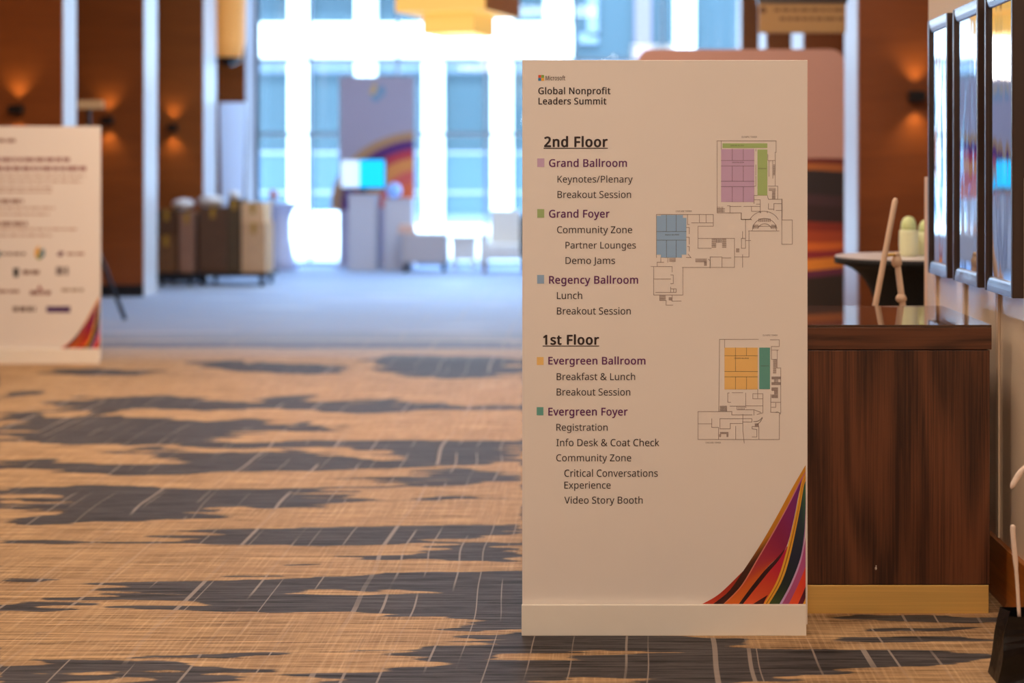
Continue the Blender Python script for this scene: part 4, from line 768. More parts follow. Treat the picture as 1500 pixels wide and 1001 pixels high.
for i, (A, B, c) in enumerate(sw):
    mb = MB(); ribbon(mb, A, B, c, PY_ - 0.00012 * i, 28, 1180.6); mb.build('swirl_ribbon', M_PRINT, sg)

# ------------------------------------------------------------------ the walnut counter
CYF = 5.23
cn = thing('counter', (0.8, CYF + 0.38, 0), 'dark walnut counter with brass kick plate behind the directory sign', 'counter')
def sc(Y): return Y / F
cx0, cx1 = 0.10, px(1450, 0, CYF).x
zt = px(0, 476, CYF).z; zs = px(0, 512, CYF).z; zk = px(0, 857, CYF).z
CD = 0.75
MB().box((cx0, CYF, zk), (cx1, CYF + CD, zs - 0.003)).build('body', M_WALNUT, cn, bevel=0.002)
MB().box((cx0 - 0.004, CYF - 0.006, zs), (cx1 + 0.005, CYF + CD, zt - 0.008)).build('worktop', M_WALNUT_H, cn, bevel=0.002)
MB().box((cx0 - 0.004, CYF - 0.004, zt - 0.0078), (cx1 + 0.005, CYF + CD, zt)).build('glass_top', M_GLASSTOP, cn, bevel=0.001)
MB().box((cx0 + 0.003, CYF + 0.002, 0.0), (cx1 - 0.003, CYF + CD - 0.01, zk - 0.002)).build('kick_plate', M_BRASS, cn, bevel=0.002)
mb = MB(); p = px(1283, 833, CYF); mb.ball((p.x, CYF, p.z), 0.0035, 8, 6, sz=1.6); mb.ball((p.x + 0.001, CYF, p.z + 0.008), 0.0022, 8, 6); mb.build('chip', mat('pale chip', (220, 210, 200), 0.7), cn)

# ------------------------------------------------------------------ framed mirrors on the right wall
FXX = 1.345
frames = [(6.44, 6.08, 'farthest of the three, nearest the corner'), (5.985, 5.585, 'middle of the three'), (5.49, 5.115, 'nearest of the three')]
for yb, ya, wd in frames:
    t = thing('framed_mirror', (WX - 0.02, (ya + yb) / 2, 1.06), 'bronze framed wavy mirror on the right wall, ' + wd, 'mirror', 'framed mirrors on the right wall')
    z0, z1 = 1.06, 2.09; w = 0.022
    MB().box((FXX - 0.004, ya, z0), (WX, ya + w, z1)).build('frame_stile', M_BRONZE, t, bevel=0.003)
    MB().box((FXX - 0.004, yb - w, z0), (WX, yb, z1)).build('frame_stile', M_BRONZE, t, bevel=0.003)
    for zz, d in ((z0, 1), (z1, -1)):
        # cove moulding: hollow quarter profile
        prof = [(WX - 0.001, zz), (FXX - 0.002, zz), (FXX - 0.002, zz + d * 0.008)]
        for k in range(7):
            q = k / 6 * math.pi / 2
            prof.append((FXX - 0.002 + 0.012 * (1 - math.cos(q)), zz + d * (0.008 + 0.045 * math.sin(q))))
        prof.append((WX - 0.001, zz + d * 0.053))
        MB().prism([(x, ya + w, z) for x, z in (prof if d < 0 else prof[::-1])], (0, yb - ya - 2 * w, 0)).build('frame_rail', M_BEVEL, t)
    MB().box((FXX + 0.008, ya + w, z0 + 0.05), (WX - 0.004, yb - w, z1 - 0.05)).build('mirror_glass', M_MIRROR, t)

# ------------------------------------------------------------------ easel behind the counter
EY = 6.28
et = thing('easel', (px(1290, 0, EY).x, EY, 0), 'pale wooden easel leaning up behind the walnut counter', 'easel')
lo, hi = px(1283, 443, EY), px(1312, 290, EY); dv = hi - lo; foot = lo - dv * (lo.z / dv.z)
MB().tube([foot, lo, hi - dv * 0.03, hi], [0.013, 0.0125, 0.012, 0.006], 10).build('front_leg', M_EASEL, et)
p0, p1 = px(1313, 374, EY + 0.05), px(1322, 445, EY + 0.05); dd = p1 - p0; pf = p0 + dd * (p0.z / -dd.z)
MB().tube([p0, p1, pf], [0.012, 0.013, 0.013], 12).build('rear_leg', M_EASEL, et)
for (x, y, r, h) in ((1313.5, 383, 0.021, 0.05), (1320, 437, 0.022, 0.034), (1313, 373, 0.015, 0.02)):
    c = px(x, y, EY + 0.05)
    MB().lathe((c.x, c.y, c.z - h / 2), [(r * 0.55, 0), (r, h * 0.25), (r * 1.02, h * 0.6), (r * 0.6, h)], 20).build('collar', M_EASEL, et)
a = px(1296, 374, EY + 0.01); b_ = px(1313, 373, EY + 0.05)
MB().tube([a, b_], 0.007, 10).build('hinge_bar', M_BRASS, et)

# ------------------------------------------------------------------ black high table with green jars
HY = 7.55; hx = px(1341, 0, HY).x; hz = px(0, 375, HY).z
ht = thing('cocktail_table', (hx, HY, 0), 'round high table under a black stretch cloth beyond the counter', 'table')
pr = [(0.30, 0.0), (0.285, 0.06), (0.22, 0.3), (0.185, 0.55), (0.185, 0.75)]
for k in range(9):
    u = k / 8; pr.append((0.185 + (0.385 - 0.185) * u ** 1.9, 0.75 + (hz - 0.035 - 0.75) * (1 - (1 - u) ** 1.7)))
pr += [(0.388, hz - 0.02), (0.385, hz - 0.006)]
MB().lathe((hx, HY, 0), pr, 48).build('stretch_cloth', M_SPANDEX, ht)
MB().lathe((hx, HY, 0), [(0.383, hz - 0.0055), (0.383, hz)], 48).build('tabletop', mat('grey table top', (205, 196, 194), 0.35), ht)
def jar(x, y0, y1, Y, w, label):
    b0 = px(x, y1, Y); H = px(x, y0, Y).z - hz
    t = thing('glass_jar', (b0.x, Y, hz), label, 'jar', 'pale green jars on the black high table')
    MB().lathe((b0.x, Y, hz), [(w * 0.86, 0), (w * 0.95, H * 0.04), (w, H * 0.3), (w * 0.98, H * 0.6), (w * 0.92, H * 0.66)], 24).build('jar_body', M_GREEN, t)
    MB().lathe((b0.x, Y, hz), [(w * 0.8, H * 0.665), (w * 0.82, H * 0.74), (w * 0.74, H * 0.86), (w * 0.5, H * 0.96), (w * 0.15, H)], 24).build('domed_lid', mat('pale green lid', (214, 226, 160), 0.35), t)
jar(1331, 317, 374, HY - 0.02, 0.046, 'pale green domed jar on the black high table, left one')
jar(1357, 322, 374, HY + 0.05, 0.046, 'pale green domed jar on the black high table, half hidden by the corner post')

# ------------------------------------------------------------------ black bag with white rope, bottom right
BY = 4.5
bt = thing('gift_bag', (px(1530, 0, BY).x, BY + 0.06, 0), 'black paper bag with white rope handles at the right foot of the picture', 'bag')
x0 = px(1462, 0, BY).x; x0t = px(1478, 0, BY).x; zb = px(0, 905, BY).z
mb = MB()
x1 = x0 + 0.22
N_ = 10; rings = []
for j in range(N_ + 1):
    u = j / N_; z = zb * u; w0 = x0 + (x0t - x0) * u + 0.002 * math.sin(7 * u); w1 = x1 - 0.01 * u
    y0_ = BY - 0.0 + 0.012 * u + 0.006 * math.sin(9 * u + 1); y1_ = BY + 0.12 - 0.012 * u
    ym = (y0_ + y1_) / 2; g = 0.018 * u
    rings.append([(w0, y0_, z), ((w0+w1)/2, y0_ + 0.008 * math.sin(5 * u), z), (w1, y0_, z), (w1 - g, ym, z), (w1, y1_, z), (w0, y1_, z), (w0 + g, ym, z)])
n = 7
mb._add([p for r in rings for p in r], [(j*n + k, j*n + (k+1) % n, (j+1)*n + (k+1) % n, (j+1)*n + k) for j in range(N_) for k in range(n)] + [tuple(reversed(range(n)))])
mb.build('bag_body', M_BAG, bt)
h0 = px(1493, 905, BY + 0.02); h1 = px(1489, 840, BY + 0.02); h2 = px(1484, 785, BY + 0.02); h3 = px(1484, 769, BY + 0.02)
MB().tube(resample([h0, h1, h2, h3], 14), [0.0055] * 6 + [0.0075] * 7 + [0.007, 0.003], 10).build('rope_handle', M_ROPE, bt)
k = [px(1481, 716, BY + 0.02), px(1488, 703, BY + 0.02), px(1497, 690, BY + 0.02), px(1512, 682, BY + 0.02), px(1528, 700, BY + 0.02), px(1534, 800, BY + 0.02), px(1530, 905, BY + 0.02)]
MB().tube(resample(k, 24), [0.003, 0.006, 0.008] + [0.0085] * 8 + [0.006] * 14, 10).build('rope_handle', M_ROPE, bt)

# ------------------------------------------------------------------ left welcome sign, same make as the directory
LY = 12.08
ls = thing('welcome_sign', (px(61, 0, LY).x, LY + 0.03, 0), 'tall white sign with sponsor logos standing far left on the carpet', 'sign')
a = px(-25, 525, LY); b_ = px(147, 185, LY)
MB().box((a.x, LY, 0.03), (b_.x, LY + 0.015, b_.z)).build('board', M_PAPER, ls, bevel=0.002)
MB().box((a.x + 0.003, LY - 0.02, 0), (b_.x - 0.006, LY - 0.004, px(0, 511, LY).z)).build('base_strip', M_SLEEVE, ls, bevel=0.002)
MB().box((a.x + 0.05, LY + 0.015, 0), (b_.x - 0.05, LY + 0.13, 0.012)).build('rear_foot', M_BLACK, ls)
LYp = LY - 0.001
M_LT = mat('brown soft ink', (158, 122, 108), 0.6); M_LT2 = mat('plum soft ink', (160, 116, 112), 0.6); M_LT3 = mat('faint ink', (194, 164, 146), 0.6)
def words_row(x0, x1, y, h, m, seed, name='lettering_row'):
    r = random.Random(seed); mb = MB(); x = x0
    while x < x1 - 1:
        w = min(r.uniform(5, 16), x1 - x); rect(mb, x, y - h / 2, x + w, y + h / 2, LYp); x += w + 2.2
    mb.build(name, m, ls)
words_row(-16, 25, 206, 5, M_LT, 1)
words_row(-16, 102, 234, 6, M_LT2, 2); words_row(-16, 129, 247, 6.5, M_LT2, 3)
for i, (y, xe) in enumerate(((258, 124), (266, 120), (275, 76), (281, 78))): words_row(-16, xe, y, 2.6, M_LT3, 10 + i)
words_row(-16, 34, 295, 6, M_LT, 20); words_row(-16, 80, 305, 2.6, M_LT3, 21); words_row(-16, 72, 314, 2.6, M_LT3, 22)
words_row(-16, 40, 328, 6, M_LT, 23); words_row(-16, 114, 336, 2.6, M_LT3, 24); words_row(-16, 76, 345, 2.6, M_LT3, 25)
def blob(pts, c, name='sponsor_logo', lab=None):
    mb = MB(); mb.quad(*[px(x, y, LYp) for x, y in reversed(pts)]); return mb.build(name, mat('logo %d %d %d' % c, c, 0.55), ls)
def row_logo(x0, x1, y, h, c, seed): words_row(x0, x1, y, h, mat('logo %d %d %d' % c, c, 0.55), seed, 'sponsor_logo')
row_logo(-10, 2, 372, 8, (60, 90, 90), 30); row_logo(4, 37, 372, 4, (130, 104, 92), 31)
blob([(51, 376), (51, 366), (57, 360), (59, 366), (55, 378)], (232, 178, 70)); blob([(59, 366), (65, 364), (66, 374), (61, 379), (57, 378)], (120, 150, 160)); blob([(53, 378), (58, 372), (61, 379), (57, 381)], (150, 170, 80))
blob([(83, 374), (88, 368), (94, 370), (90, 376)], (110, 50, 70)); row_logo(98, 123, 372, 3.5, (170, 132, 116), 33)
blob([(19, 393), (28, 393), (27, 406), (20, 406)], (60, 62, 64)); row_logo(33, 59, 399, 6, (140, 110, 96), 34)
row_logo(82, 100, 397, 12, (140, 130, 128), 35); row_logo(-16, 28, 427, 4, (150, 110, 92), 36)
row_logo(44, 74, 429, 6, (140, 92, 82), 37); blob([(54, 425), (58, 417), (62, 425)], (160, 80, 70)); row_logo(90, 122, 425, 4, (170, 150, 128), 38)
row_logo(19, 52, 453, 7, (112, 88, 78), 39); blob([(68, 449), (103, 449), (103, 458), (68, 458)], (82, 52, 106))
def map_l(p): # the same corner graphic as on the front sign, at this sign's size
    return (147 - (1182 - p[0]) * 0.375, 510.5 - (886 - p[1]) * 0.375, 0)
for i, (A, B, c) in enumerate(sw):
    mb = MB(); ribbon(mb, [map_l(p) for p in A], [map_l(p) for p in B], c, LYp - 0.0006 * i, 16, 146.6); mb.build('swirl_ribbon', M_PRINT, ls)

# tripod sign stand behind the welcome sign
TY = 15.3; tx = px(130, 0, TY).x
ts = thing('sign_stand', (tx, TY, 0), 'black tripod stand with small beige plaque behind the welcome sign', 'stand')
MB().tube([(tx, TY, 0.25), (tx, TY, px(0, 160, TY).z)], 0.02, 10).build('pole', M_BLACK, ts)
e0 = px(183, 470, TY + 0.2); e0.z = 0.02
for q in ((e0.x, e0.y, 0.02), (tx - 0.3, TY + 0.1, 0.02), (tx + 0.0, TY - 0.36, 0.02)):
    MB().tube([Vector(q), Vector((tx, TY, 0.95))], [0.022, 0.018], 8).build('leg', M_BLACK, ts)
a = px(115, 160, TY); b_ = px(153, 147, TY)
MB().box((a.x, TY - 0.03, a.z), (b_.x, TY - 0.01, b_.z)).build('plaque', mat('beige plaque', (208, 180, 140), 0.5), ts, bevel=0.003)

# ------------------------------------------------------------------ wall sconces
def sconce(p, wall_y, label, power=9):
    t = thing('wall_sconce', (p.x, wall_y, p.z), label, 'lamp', 'black up and down wall sconces')
    c = (p.x, wall_y - 0.075, p.z)
    MB().box((c[0] - 0.065, wall_y - 0.13, c[2] - 0.04), (c[0] + 0.065, wall_y - 0.015, c[2] + 0.04)).build('housing', M_BLACK, t, bevel=0.006)
    MB().box((c[0] - 0.05, wall_y - 0.016, c[2] - 0.05), (c[0] + 0.05, wall_y, c[2] + 0.05)).build('back_plate', M_BLACK, t)
    for s_ in (1, -1):
        o = add_light('sconce_beam', 'SPOT', (c[0], wall_y - 0.07, c[2] + 0.05 * s_), power, (1.0, 0.72, 0.34), (0 if s_ < 0 else math.pi, 0, 0), spot_size=math.radians(100), spot_blend=0.9, shadow_soft_size=0.03)
sconce(px(28, 161, 15.8), 15.788, 'black wall sconce on the leftmost wood pier, above the welcome sign')
sconce(px(160, 177, 18.6), 18.588, 'black wall sconce on the second wood pier, right of the beige plaque')
sconce(px(255, 187, 21.4), 21.388, 'black wall sconce on the pier above the stacked boxes')
sconce(px(1340, 142, 13.08), 13.068, 'black wall sconce on the right pier, beside the mirrors')

# ------------------------------------------------------------------ gold pendants
def glow(name, c, s): return mat(name, c, 0.6, emit=c, estr=s)
M_GOLD = glow('lit gold shade', (240, 196, 108), 0.62)
PYD = 16.0
c0 = px(672, 22, PYD)
pt = thing('pendant_lamp', (c0.x, PYD, c0.z), 'square two tier gold pendant lamp hanging before the windows', 'lamp')
def sq(cx, cy, L, th, z0, z1):
    R = L / math.sqrt(2); P = []
    for k in range(4):
        q = math.radians(45 + 90 * k) + th; P.append((cx + R * math.cos(q), cy + R * math.sin(q)))
    return [(x, y, z0) for x, y in P], z1 - z0
def shade(name, L, z0, z1, m1, m2):
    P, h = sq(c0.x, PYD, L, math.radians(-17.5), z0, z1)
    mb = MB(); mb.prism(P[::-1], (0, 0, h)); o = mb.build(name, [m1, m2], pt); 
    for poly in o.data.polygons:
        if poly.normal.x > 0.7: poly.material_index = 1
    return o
M_GOLDS = glow('dim side of shade', (168, 104, 56), 0.25)  # right faces made dimmer by a browner colour and weaker glow
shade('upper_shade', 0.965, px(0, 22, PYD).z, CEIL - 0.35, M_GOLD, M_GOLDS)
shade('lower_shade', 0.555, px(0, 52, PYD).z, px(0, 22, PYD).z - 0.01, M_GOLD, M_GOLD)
MB().tube([(c0.x, PYD, CEIL - 0.36), (c0.x, PYD, CEIL)], 0.02, 10).build('rod', M_BRASS, pt)
add_light('pendant_glow', 'POINT', (c0.x, PYD, px(0, 52, PYD).z - 0.25), 18, WARM, shadow_soft_size=0.2)
# gold lantern near the last left pier
GY = 22.6; g0 = px(336, 84, GY)
gl = thing('lantern', (g0.x, GY, g0.z), 'tall gold lit lantern with dark cap hanging at the far left pier', 'lamp')
MB().lathe((g0.x, GY, 0), [(0.18, g0.z), (0.225, g0.z + 0.25), (0.235, g0.z + 0.9), (0.22, CEIL - 0.4)], 28).build('lantern_shade', glow('amber lantern shade', (226, 158, 82), 0.42), gl)
MB().lathe((g0.x, GY, 0), [(0.05, g0.z - 0.13), (0.17, g0.z - 0.05), (0.18, g0.z - 0.002)], 28).build('bottom_cap', M_BLACK, gl)
MB().tube([(g0.x, GY, CEIL - 0.41), (g0.x, GY, CEIL)], 0.02, 10).build('rod', M_BLACK, gl)

# ------------------------------------------------------------------ overhead sign, right
OY = 11.9
os_ = thing('hanging_sign', (px(1176, 0, OY).x, OY, px(0, 48, OY).z), 'brown hanging sign with two lines of lettering above the display wall', 'sign')
a = px(1112, 48, OY); b_ = px(1239, 5, OY)
MB().box((a.x, OY, a.z), (b_.x, OY + 0.05, b_.z)).build('sign_panel', mat('tan sign panel', (176, 136, 84), 0.55), os_, bevel=0.004)
MB().box((a.x - 0.01, OY - 0.01, b_.z), (b_.x + 0.01, OY + 0.06, b_.z + 0.1)).build('top_rail', M_BRONZE, os_)
for u in (0.15, 0.85):
    x = a.x + (b_.x - a.x) * u; MB().tube([(x, OY + 0.025, b_.z + 0.1), (x, OY + 0.025, CEIL)], 0.008, 8).build('hanger_rod', M_BRONZE, os_)
def row2(x0, x1, y, h, seed):
    r = random.Random(seed); mb = MB(); x = x0
    while x < x1 - 1:
        w = min(r.uniform(6, 17), x1 - x); rect(mb, x, y - h / 2, x + w, y + h / 2, OY - 0.001); x += w + 2.5
    mb.build('lettering_row', mat('sign lettering', (120, 84, 48), 0.5), os_)
row2(1134, 1236, 14.5, 5, 3); row2(1142, 1236, 27.5, 5, 4)
mb = MB(); c = px(1118, 15, OY); mb.quad(*[(c.x + 0.025 * math.cos(k * math.pi / 8), OY - 0.001, c.z + 0.025 * math.sin(k * math.pi / 8)) for k in range(16)]); mb.build('arrow_disc', mat('sign disc', (104, 68, 36), 0.5), os_)

# ------------------------------------------------------------------ fabric display wall, right background
DY = 11.4
x0, x1 = px(934, 0, DY).x, px(1237, 0, DY).x; z1 = px(0, 72, DY).z
dw = thing('display_wall', ((x0 + x1) / 2, DY + 0.05, 0), 'rounded mauve fabric display wall with dark swirls behind the directory sign', 'display')
P = []
r_ = 0.1
for cxx, czz, q0 in ((x1 - r_, z1 - r_, 0), (x0 + r_, z1 - r_, 90), (x0 + r_, 0.05 + r_, 180), (x1 - r_, 0.05 + r_, 270)):
    for k in range(7):
        q = math.radians(q0 + 15 * k); P.append((cxx + r_ * math.cos(q), DY, czz + r_ * math.sin(q)))
MB().prism(P, (0, 0.06, 0)).build('fabric_panel', mat('mauve display fabric', (188, 144, 132), 0.75), dw)
MB().box((x0 + 0.15, DY - 0.15, 0), (x0 + 0.25, DY + 0.25, 0.05)).build('foot', M_BLACK, dw)
MB().box((x1 - 0.25, DY - 0.15, 0), (x1 - 0.15, DY + 0.25, 0.05)).build('foot', M_BLACK, dw)
wv = lambda y, amp, ph: [(936 + i * 30, y + amp * math.sin(i * 0.55 + ph) - (i - 10) * amp * 0.12, 0) for i in range(11)]
bands = [(236, (96, 28, 18)), (243, (150, 84, 38)), (252, (36, 26, 28)), (286, (58, 34, 40)), (300, (44, 24, 26)), (322, (120, 36, 20)), (334, (150, 58, 26)), (350, (190, 92, 34)), (362, (128, 34, 40)), (374, (200, 120, 40)), (392, (90, 34, 60)), (404, (40, 28, 22)), (470, (50, 36, 26))]
for i, (y, c) in enumerate(bands):
    yn = bands[i + 1][0] if i + 1 < len(bands) else 530
    mb = MB(); c2 = tuple(min(255, int(v * 1.25 + 6)) for v in c)
    ribbon(mb, wv(y, 5, i * 0.4), wv(yn + 3, 5, (i + 1) * 0.4), [c2, c, c2, c], DY - 0.001 - 0.0006 * i, 30); mb.build('swirl_ribbon', M_PRINT, dw)

# ------------------------------------------------------------------ furniture by the far windows
def far(x, y, Y): return px(x, y, Y)
# lavender cocktail table
vy = 23.85; vx = px(411, 0, vy).x; vz = px(0, 297, vy).z
lt = thing('cocktail_table', (vx, vy, 0), 'round high table under a lavender stretch cloth by the far windows', 'table')
MB().lathe((vx, vy, 0), [(0.26, 0), (0.2, 0.2), (0.15, 0.5), (0.15, 0.75), (0.2, vz - 0.12), (0.3, vz - 0.03), (0.32, vz - 0.004)], 36).build('stretch_cloth', M_LAV, lt)
MB().lathe((vx, vy, 0), [(0.318, vz - 0.003), (0.318, vz)], 36).build('tabletop', M_PED, lt)
fl = thing('flower_vase', (px(400, 0, vy).x, vy, vz), 'small pink flower arrangement on the lavender high table', 'flowers')
fxp = px(400, 0, vy).x
MB().lathe((fxp, vy, vz), [(0.035, 0), (0.045, 0.03), (0.03, 0.07)], 16).build('vase', M_PED, fl)
mb = MB()
for k in range(9):
    q = k * 2.4; mb.ball((fxp + 0.05 * math.cos(q) * (k % 3) / 2, vy + 0.05 * math.sin(q) * (k % 3) / 2, vz + 0.10 + 0.02 * (k % 4)), 0.04, 10, 8, wob=0.3, seed=k)
mb.build('blossoms', mat('pink petals', (226, 150, 150), 0.7), fl)
# tall banner
bny = 24.4
bn = thing('banner', (px(552, 0, bny).x, bny, 0), 'tall lilac banner with colour swirl standing against the windows', 'banner')
a = px(497, 0, bny); b_ = px(607, 112, bny)
MB().box((a.x, bny, 0.05), (b_.x, bny + 0.04, b_.z)).build('banner_panel', translucent('lilac banner fabric', (196, 184, 196), 0.25), bn)
MB().box((a.x - 0.02, bny - 0.12, 0), (b_.x + 0.02, bny + 0.16, 0.05)).build('base', M_PED, bn)
def bc(r0, r1, c, i):
    A = [(620 + r0 * 1.25 * math.cos(math.radians(90 + t)), 300 - r0 * math.sin(math.radians(90 + t)), 0) for t in range(5, 96, 9)]
    B = [(620 + r1 * 1.25 * math.cos(math.radians(90 + t)), 300 - r1 * math.sin(math.radians(90 + t)), 0) for t in range(5, 96, 9)]
    mb = MB(); ribbon(mb, A, B, [c, c], bny - 0.002 - 0.001 * i, 24, 606); mb.build('swirl_ribbon', M_PRINT, bn)
for i, (r0, r1, c) in enumerate(((108, 96, (196, 150, 110)), (96, 82, (96, 40, 120)), (82, 70, (206, 60, 80)), (70, 52, (240, 150, 80)), (52, 36, (232, 100, 90)), (36, 4, (240, 110, 60)))): bc(r0, r1, c, i)
for pts, c in (([(541, 136), (548, 122), (553, 126), (547, 140)], (230, 190, 110)), ([(552, 130), (562, 124), (565, 138), (558, 144)], (130, 170, 200)), ([(542, 142), (552, 136), (558, 146), (549, 150)], (130, 190, 160))):
    mb = MB(); mb.quad(*[px(x, y, bny - 0.002) for x, y in reversed(pts)]); mb.build('logo_petal', mat('petal %d' % c[0], c, 0.6), bn)
# pedestals, screen and globe
def slab(name, x0, x1, y0, Y, dep, m, label, cat, group=None, parts=None):
    a = px(x0, 0, Y); b_ = px(x1, y0, Y)
    t = thing(name, ((a.x + b_.x) / 2, Y + dep / 2, 0), label, cat, group)
    MB().box((a.x, Y, 0), (b_.x, Y + dep, b_.z - 0.03)).build('body', m, t, bevel=0.006)
    MB().box((a.x - 0.02, Y - 0.02, b_.z - 0.03), (b_.x + 0.02, Y + dep + 0.02, b_.z)).build('top', m, t, bevel=0.004)
    return t, b_.z
p1, pz1 = slab('pedestal', 510, 551, 284, 23.62, 0.36, M_PED, 'grey pedestal carrying the glowing screen by the far windows', 'pedestal', 'grey pedestals')
p2, pz2 = slab('pedestal', 563, 604, 291, 23.68, 0.36, M_PED, 'grey pedestal with the pale blue globe, right of the screen', 'pedestal', 'grey pedestals')
my = 23.72; mxx = px(531, 0, my).x
mo = thing('monitor', (mxx, my, pz1), 'glowing cyan and white monitor on the left grey pedestal', 'screen')
a = px(498, 277, my); b_ = px(565, 233, my)
MB().box((a.x, my, a.z), (b_.x, my + 0.04, b_.z)).build('housing', M_BLACK, mo, bevel=0.005)
mb = MB(); mid = a.x + (b_.x - a.x) * 0.42
mb.quad((a.x + 0.015, my - 0.001, a.z + 0.02), (mid, my - 0.001, a.z + 0.02), (mid, my - 0.001, b_.z - 0.015), (a.x + 0.015, my - 0.001, b_.z - 0.015)); mb.cur = 1
mb.quad((mid, my - 0.001, a.z + 0.02), (b_.x - 0.015, my - 0.001, a.z + 0.02), (b_.x - 0.015, my - 0.001, b_.z - 0.015), (mid, my - 0.001, b_.z - 0.015))
mb.build('display', [glow('pale screen light', (206, 226, 250), 0.9), glow('cyan screen light', (0, 190, 250), 1.0)], mo)
MB().box((mxx - 0.05, my + 0.041, pz1), (mxx + 0.05, my + 0.07, a.z + 0.2)).box((mxx - 0.18, my - 0.04, pz1), (mxx + 0.18, my + 0.12, pz1 + 0.018)).build('stand', mat('dark red stand', (90, 24, 50), 0.5), mo)
gb = MB(); c = px(577, 278, 23.86); gb.ball((c.x, 23.86, pz2 + 0.12), 0.12, 24, 16)
gb.build('globe', mat('pale blue glass ball', (150, 190, 255), 0.15, emit=(130, 180, 255), estr=0.25), label='pale blue ball on the right grey pedestal', cat='globe')  # faint blue glow put into the ball, which is no lamp
# bench
by = 23.1
bx0, bx1, bz = px(588, 0, by).x, px(653, 0, by).x, px(0, 343, by).z
be = thing('bench', ((bx0 + bx1) / 2, by + 0.25, 0), 'taupe box bench in front of the far windows', 'bench')
MB().box((bx0, by, 0.14), (bx1, by + 0.5, bz)).build('body', M_TAUPE, be, bevel=0.015)
for xx in (bx0 + 0.05, bx1 - 0.05):
    for yy in (by + 0.06, by + 0.44): MB().tube([(xx, yy, 0), (xx, yy, 0.141)], 0.02, 8).build('leg', M_BLACK, be)
px0 = px(593, 0, by).x
cl = MB(); 
for k in range(3): cl.box((px0 - 0.13 + 0.01 * k, by + 0.1, bz + 0.045 * k), (px0 + 0.13 - 0.012 * k, by + 0.4, bz + 0.045 * k + 0.042))
cl.build('folded_cloth', mat('peach cloth', (232, 190, 172), 0.85), label='small stack of folded peach cloth on the taupe bench', cat='cloth', bevel=0.015, seg=3)
# low cream table
ty_ = 23.5
ct0, ct1 = px(659, 0, ty_).x, px(698, 0, ty_).x; ctz = px(0, 347, ty_).z
ct = thing('side_table', ((ct0 + ct1) / 2, ty_ + 0.2, 0), 'low cream table between the taupe bench and the armchair', 'table')
MB().box((ct0, ty_, ctz - 0.06), (ct1, ty_ + 0.45, ctz)).build('tabletop', M_CREAM, ct, bevel=0.01)
MB().box((ct0 + 0.03, ty_ + 0.04, 0.16), (ct1 - 0.03, ty_ + 0.4, ctz - 0.061)).build('drawer_case', M_CREAM, ct, bevel=0.008)
for xx in (ct0 + 0.05, ct1 - 0.05):
    for yy in (ty_ + 0.06, ty_ + 0.38): MB().box((xx - 0.015, yy - 0.015, 0), (xx + 0.015, yy + 0.015, 0.161)).build('leg', M_CREAM, ct)
# armchair
ay = 22.9
a0, a1 = px(702, 0, ay).x, px(772, 0, ay).x
ac = thing('armchair', ((a0 + a1) / 2, ay + 0.35, 0), 'cream upholstered armchair left of the directory sign by the far windows', 'chair')
MB().box((a0 + 0.08, ay + 0.02, 0.2), (a1 - 0.08, ay + 0.55, 0.42)).build('seat', M_CREAM, ac, bevel=0.05, seg=4)
MB().prism([(a0 + 0.1, ay + 0.5, 0.2), (a1 - 0.1, ay + 0.5, 0.2), (a1 - 0.13, ay + 0.62, px(0, 309, ay).z), (a0 + 0.13, ay + 0.62, px(0, 309, ay).z)], (0, 0.14, 0)).build('backrest', M_CREAM, ac, bevel=0.04, seg=4)
for xx in (a0, a1 - 0.1): MB().box((xx, ay, 0.12), (xx + 0.1, ay + 0.62, 0.58)).build('armrest', M_CREAM, ac, bevel=0.04, seg=4)
for xx in (a0 + 0.06, a1 - 0.06):
    for yy in (ay + 0.06, ay + 0.56): MB().tube([(xx, yy, 0), (xx, yy, 0.13)], 0.02, 8).build('leg', M_BASEB, ac)
# black tub chair almost hidden by the sign
ky = 21.6; kx = px(800, 0, ky).x
kc = thing('tub_chair', (kx, ky, 0), 'black chair peeking out left of the directory sign', 'chair')
zt_ = px(0, 308, ky).z
MB().lathe((kx, ky, 0), [(0.30, 0.12), (0.34, 0.3), (0.36, 0.4), (0.30, 0.43)], 28).build('seat', M_SPANDEX, kc)
mb = MB()
pts = []
for k in range(17):
    q = math.radians(-20 + 220 * k / 16); pts.append((kx + 0.36 * math.cos(q), ky + 0.34 * math.sin(q)))
for k in range(16):
    (xa, ya), (xb, yb) = pts[k], pts[k + 1]
    ia = (kx + (xa - kx) * 0.84, ky + (ya - ky) * 0.84); ib = (kx + (xb - kx) * 0.84, ky + (yb - ky) * 0.84)
    ta = zt_ - 0.12 * abs(k - 8) / 8; tb = zt_ - 0.12 * abs(k + 1 - 8) / 8
    mb._add([(xa, ya, 0.38), (xb, yb, 0.38), (xb, yb, tb), (xa, ya, ta), (*ia, 0.38), (*ib, 0.38), (*ib, tb), (*ia, ta)], [(0,1,2,3), (5,4,7,6), (3,2,6,7), (0,4,5,1), (0,3,7,4), (1,5,6,2)], True)
mb.build('backrest', M_SPANDEX, kc)
for q in (45, 135, 225, 315): MB().tube([(kx + 0.24 * math.cos(math.radians(q)), ky + 0.24 * math.sin(math.radians(q)), 0), (kx + 0.2 * math.cos(math.radians(q)), ky + 0.2 * math.sin(math.radians(q)), 0.13)], 0.016, 8).build('leg', M_BLACK, kc)

